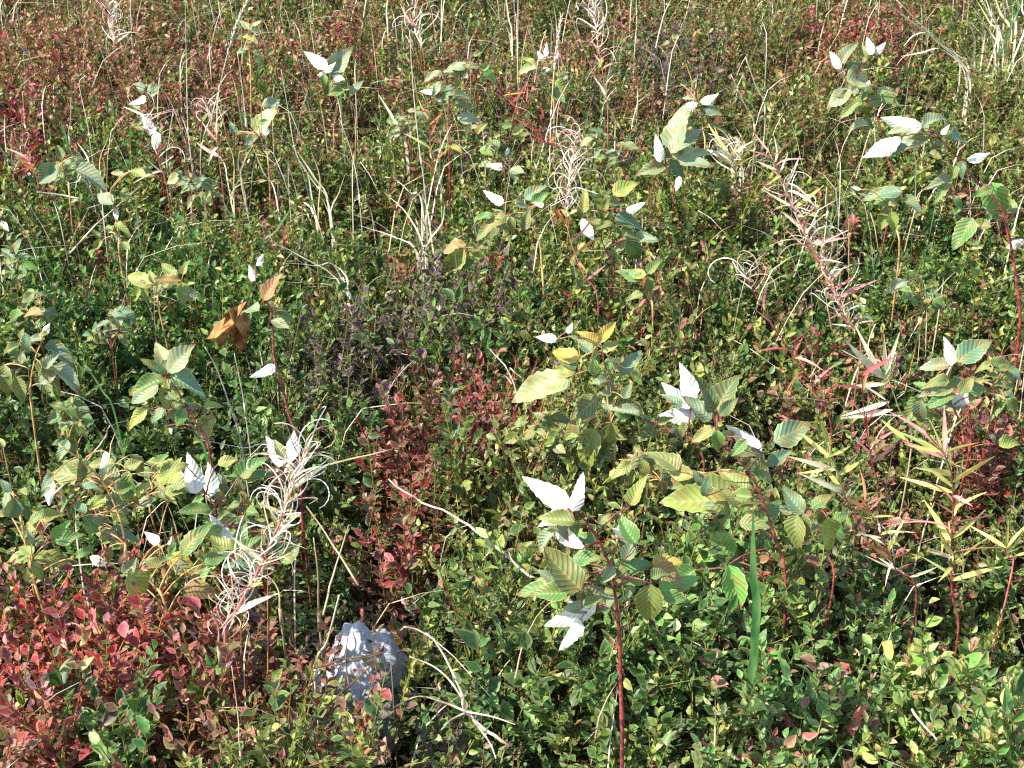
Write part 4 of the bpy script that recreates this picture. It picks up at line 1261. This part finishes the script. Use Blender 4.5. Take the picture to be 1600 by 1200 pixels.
grass('second long pale blade falling left from the far right tuft, lower tip', [(1518, 120), (1462, 62), (1396, -5)], 'stalk', 1.8)
grass('arched thin blade curling over at the far right below the falling blades', [(1500, 105), (1458, 55), (1430, 54), (1412, 72)], 'blade', 1.8)
grass('low arched straw blade pointing left under the far right tuft', [(1510, 130), (1474, 78), (1440, 82), (1408, 88)], 'blade', 2.0)
grass('low nearly flat straw blade at the far right, lowest of its tuft', [(1512, 140), (1476, 112), (1440, 96)], 'blade', 1.8)
def tuft(label, blades, width, mats, zc=0.29):
    """one clump of grass: blades that share a root"""
    Ys = [at_z(b[0][0], b[0][1], zc) for b in blades]
    foot = sum(Ys, Vector()) / len(Ys)
    foot.z = float(ground_z(foot.x, foot.y)) + 0.01
    root = thing('grass_tuft', foot, label, 'grass')
    rr = random.Random(label)
    for i, pts in enumerate(blades):
        d = rr.uniform(-0.08, 0.08)
        Y = foot.y + rr.uniform(-0.03, 0.03)
        line = smooth_line([foot + Vector((rr.uniform(-.07, .07), rr.uniform(-.04, .04), 0))] + [at_y(x + (rr.uniform(-14, 14) if k == 0 else 0), y + (rr.uniform(-14, 14) if k == 0 else 0), Y + d * k) for k, (x, y) in enumerate(pts)], 4)
        m = len(line)
        w = width / 1000 * rr.uniform(0.6, 1.2)
        mb = MB()
        mb.ribbon(line, [w * min(1, 0.08 + 2.2 * (1 - k / (m - 1))) for k in range(m)], Vector((0.85, -0.5, rr.uniform(-.3, .3))), 0, 0.3)
        mb.build('blade', [mats[i % len(mats)]], root, foot)


tuft('dense tuft of pale dry grass in the far right corner', [[(x0, y0), ((x0 + x1) / 2 + 4, (y0 + y1) / 2), (x1, y1)] for x0, y0, x1, y1 in
     [(1556, 60, 1530, -10), (1562, 50, 1545, -12), (1570, 48, 1562, -12), (1578, 40, 1578, -12), (1588, 44, 1598, -10), (1550, 66, 1512, 0), (1545, 90, 1506, 20), (1560, 80, 1520, 12), (1540, 110, 1470, 40), (1530, 118, 1486, 56),
      (1552, 64, 1538, -10), (1566, 54, 1552, -12), (1574, 46, 1570, -14), (1584, 44, 1590, -12), (1536, 100, 1500, 10), (1548, 84, 1516, -6), (1558, 70, 1526, 0)]], 3.0, (S, T, S, G, S))
grass('curved green stalk rising behind the two upright white leaves', [(1072, 610), (1062, 540), (1046, 470), (1030, 400)], 'stalk', 1.4, G)
grass('thin green blade right of the grey-green raspberry cluster at the left', [(182, 655), (160, 610), (128, 560)], 'blade', 2.4, G)
grass('broad pale green blade above two upright white leaves at the left', [(325, 720), (300, 670), (268, 615)], 'blade', 3.2, G)
grass('second pale green blade beside the broad one at the left', [(330, 715), (310, 680), (285, 640)], 'blade', 2.2, G)
grass('white straw stalk leaning left below the brown leaf', [(378, 700), (356, 625), (338, 575), (320, 542)], 'stalk', 1.8)
grass('thin straw stalk hanging straight below the brown leaf', [(384, 650), (376, 600), (366, 552)], 'stalk', 1.3)
grass('straw stalk lying low behind the two upright white leaves', [(430, 712), (380, 700), (318, 688)], 'stalk', 1.3)
grass('tan stalk standing left of the pale rock', [(500, 985), (497, 900), (490, 840)], 'stalk', 2.0, T)
grass('long pale stalk leaning over the left side of the rock', [(492, 1062), (512, 1000), (530, 930)], 'stalk', 2.0)
grass('yellow stalk bundle left of the rock, topmost bent stalk', [(440, 975), (434, 920), (408, 890)], 'stalk', 2.0, T)
grass('short tan stalk among the crimson bush', [(345, 1040), (342, 985), (330, 955)], 'stalk', 2.2, T)
grass('long thin stalk in the lower left centre, right of the crimson bush', [(378, 1195), (372, 1120), (362, 1040)], 'stalk', 1.3, T)
tuft('loose sprawling tuft of white dry grass right of the brown leaf', [[(558, 470), (500, 430), (440, 385)], [(556, 462), (520, 445), (440, 440)], [(552, 475), (525, 450), (478, 448)], [(540, 466), (470, 400), (390, 364)], [(540, 440), (490, 415), (430, 410)],
     [(545, 470), (500, 462), (440, 455)], [(550, 466), (520, 425), (470, 395)], [(556, 470), (540, 430), (500, 400)]], 1.9, (S, S, T))
tuft('fan of pale arching grass left of the thin bent stalk below the dark hollow', [[(500, 345), (470, 290), (420, 262)], [(505, 345), (480, 270), (455, 236)], [(508, 342), (500, 280), (486, 236)], [(500, 350), (450, 312), (400, 300)], [(512, 345), (530, 300), (540, 270)], [(500, 350), (462, 322), (430, 330)]], 1.9, (S, S, T))
tuft('fan of straw blades arching left above the yellowish raspberry sprig', [[(660, 400), (640, 340), (600, 300)], [(664, 396), (650, 330), (632, 280)], [(668, 396), (668, 330), (655, 290)], [(660, 402), (620, 372), (560, 352)], [(664, 400), (600, 362), (540, 366)], [(670, 396), (690, 350), (695, 320)]], 1.8, (S, T, S))
tuft('small fan of grey arching grass right of the large white leaf', [[(1150, 262), (1130, 222), (1090, 216)], [(1152, 260), (1145, 214), (1116, 200)], [(1156, 260), (1160, 222), (1150, 200)], [(1150, 264), (1110, 240), (1074, 250)], [(1158, 262), (1176, 236), (1182, 226)]], 2.2, (S, S, T))
tuft('straw tuft left of the small bright white leaf among tall stalks', [[(365, 300), (350, 255), (330, 232)], [(368, 300), (365, 250), (352, 214)], [(372, 300), (380, 256), (396, 226)], [(365, 304), (335, 282), (300, 276)], [(374, 304), (405, 282), (430, 282)], [(370, 300), (372, 260), (376, 228)]], 1.8, (S, T, S))
tuft('loose pale grass tuft beside the left raspberry with the long bare twig', [[(150, 300), (138, 250), (120, 222)], [(154, 300), (156, 250), (170, 214)], [(158, 300), (180, 262), (204, 248)], [(150, 304), (120, 284), (92, 292)], [(156, 300), (164, 262), (150, 226)]], 1.8, (S, T, G))
grass('green blade crossing the loose dry heap', [(405, 400), (432, 360), (460, 318)], 'blade', 2.2, G)
grass('short white stalk right of the pink fireweed', [(1292, 345), (1290, 320), (1292, 292)], 'stalk', 1.8)
grass('thin upright stalk between white-leaved raspberry and purple bush', [(690, 320), (688, 280), (672, 240)], 'stalk', 1.3)
grass('tan stalk cluster at the far top middle, right one', [(800, 60), (795, 30), (790, -10)], 'blade', 2.4)
grass('tan stalk cluster at the far top middle, slanting one', [(798, 66), (780, 30), (760, 0)], 'blade', 2.4)
grass('far top pale stalk left of the forked pink head', [(606, 50), (604, 20), (606, -12)], 'blade', 2.0)

# ------------------------------------------------------------------ dead twigs and branches
def twig(label, main, forks=(), rad=1.8, mat=None, z0=0.2, z1=0.24):
    rr = random.Random(label)
    z0, z1 = z0 + 0.05, z1 + 0.06
    pts = [at_z(x, y, z0 + (z1 - z0) * i / (len(main) - 1)) for i, (x, y) in enumerate(main)]
    line = smooth_line(pts, 4)
    m = len(line)
    mb = MB()
    r = rad / 1000
    mb.tube([p + Vector((rr.uniform(-1, 1), rr.uniform(-1, 1), rr.uniform(-1, 1))) * r * 0.6 for p in line], [r * (1.1 - 0.6 * i / (m - 1)) for i in range(m)], 6)
    o0 = line[0]
    root = None
    if forks:
        root = thing('dead_branch', o0, label, 'branch', 'dead twigs and branches')
        mb.build('stem', [mat or M_TWIG], root, o0)
        for f in forks:
            fb = MB()
            q = smooth_line([at_z(x, y, z1 + 0.006 * i) for i, (x, y) in enumerate(f)], 4)
            fb.tube(q, [r * (0.8 - 0.5 * i / (len(q) - 1)) for i in range(len(q))], 5)
            fb.build('side_twig', [mat or M_TWIG], root, o0)
    else:
        root = tag(mb.build('dead_twig', [mat or M_TWIG], None, o0), label, 'twig', 'dead twigs and branches')
    return root


twig('forked dry branch lying right of the rock', [(800, 1165), (765, 1145), (728, 1112), (720, 1080), (685, 1010), (655, 985), (630, 980)],
     [[(728, 1112), (700, 1100), (655, 1088), (615, 1105)], [(728, 1112), (770, 1120), (805, 1132)], [(722, 1090), (700, 1060), (675, 1040), (640, 1026)], [(728, 1114), (705, 1125), (690, 1140)], [(740, 1125), (765, 1160), (775, 1185)]], 2.0, z0=0.23, z1=0.26)
twig('long grey twig leaning from the rust red bush towards the red cane', [(905, 950), (870, 925), (812, 888), (770, 850), (720, 812), (660, 785), (606, 750)], [[(812, 888), (800, 875), (795, 862)]], 2.4, z0=0.24, z1=0.28)
twig('dark forked twig lying across the pale rock', [(498, 1118), (540, 1075), (588, 1035)], [[(545, 1070), (540, 1030), (545, 985)], [(520, 1040), (560, 1030), (600, 1020)]], 1.6, M_DARK_TWIG, 0.24, 0.30)
twig('thin brown twig lying on the upper part of the rock', [(480, 1048), (540, 1030), (602, 1018)], (), 1.5, M_DARK_TWIG, 0.27, 0.30)
twig('long bare twig leaning right in the upper left', [(110, 395), (150, 352), (217, 292)], (), 2.2, M_TWIG, 0.22, 0.30)
twig('pale bent twig above the long bare leaning twig', [(127, 312), (90, 304), (57, 300)], (), 2.2, M_STRAW, 0.26, 0.28)
twig('pale stalk lying from the curly seed heads to the rust red bush', [(480, 735), (545, 718), (612, 702)], (), 2.0, M_STRAW_TAN, 0.26, 0.28)
twig('grey twig crossing the orange raspberry stem', [(85, 772), (130, 727), (160, 690), (172, 664)], (), 1.7, M_TWIG, 0.26, 0.34)
twig('thin forked twig between the purple bush and the golden raspberry', [(808, 620), (795, 580), (765, 545)], [[(800, 600), (790, 588), (780, 585)], [(797, 575), (808, 585), (815, 590)]], 1.4, M_TWIG, 0.26, 0.30)
twig('short pale twig lying at the lower right among light green leaves', [(1425, 1110), (1445, 1135), (1462, 1155)], (), 1.6, M_STRAW, 0.30, 0.31)
twig('pale curved twig between the rock and the low raspberry leaves', [(805, 1060), (820, 1000), (845, 955), (870, 935)], (), 1.1, M_STRAW_TAN, 0.25, 0.30)
twig('dry stick leaning from the fireweed over the dark gap left of the rock', [(560, 915), (520, 850), (478, 790)], (), 1.5, M_STRAW_TAN, 0.24, 0.28)
twig('tan stick slanting left above the rock', [(505, 960), (520, 900), (545, 820)], (), 1.6, M_STRAW_TAN, 0.24, 0.30)
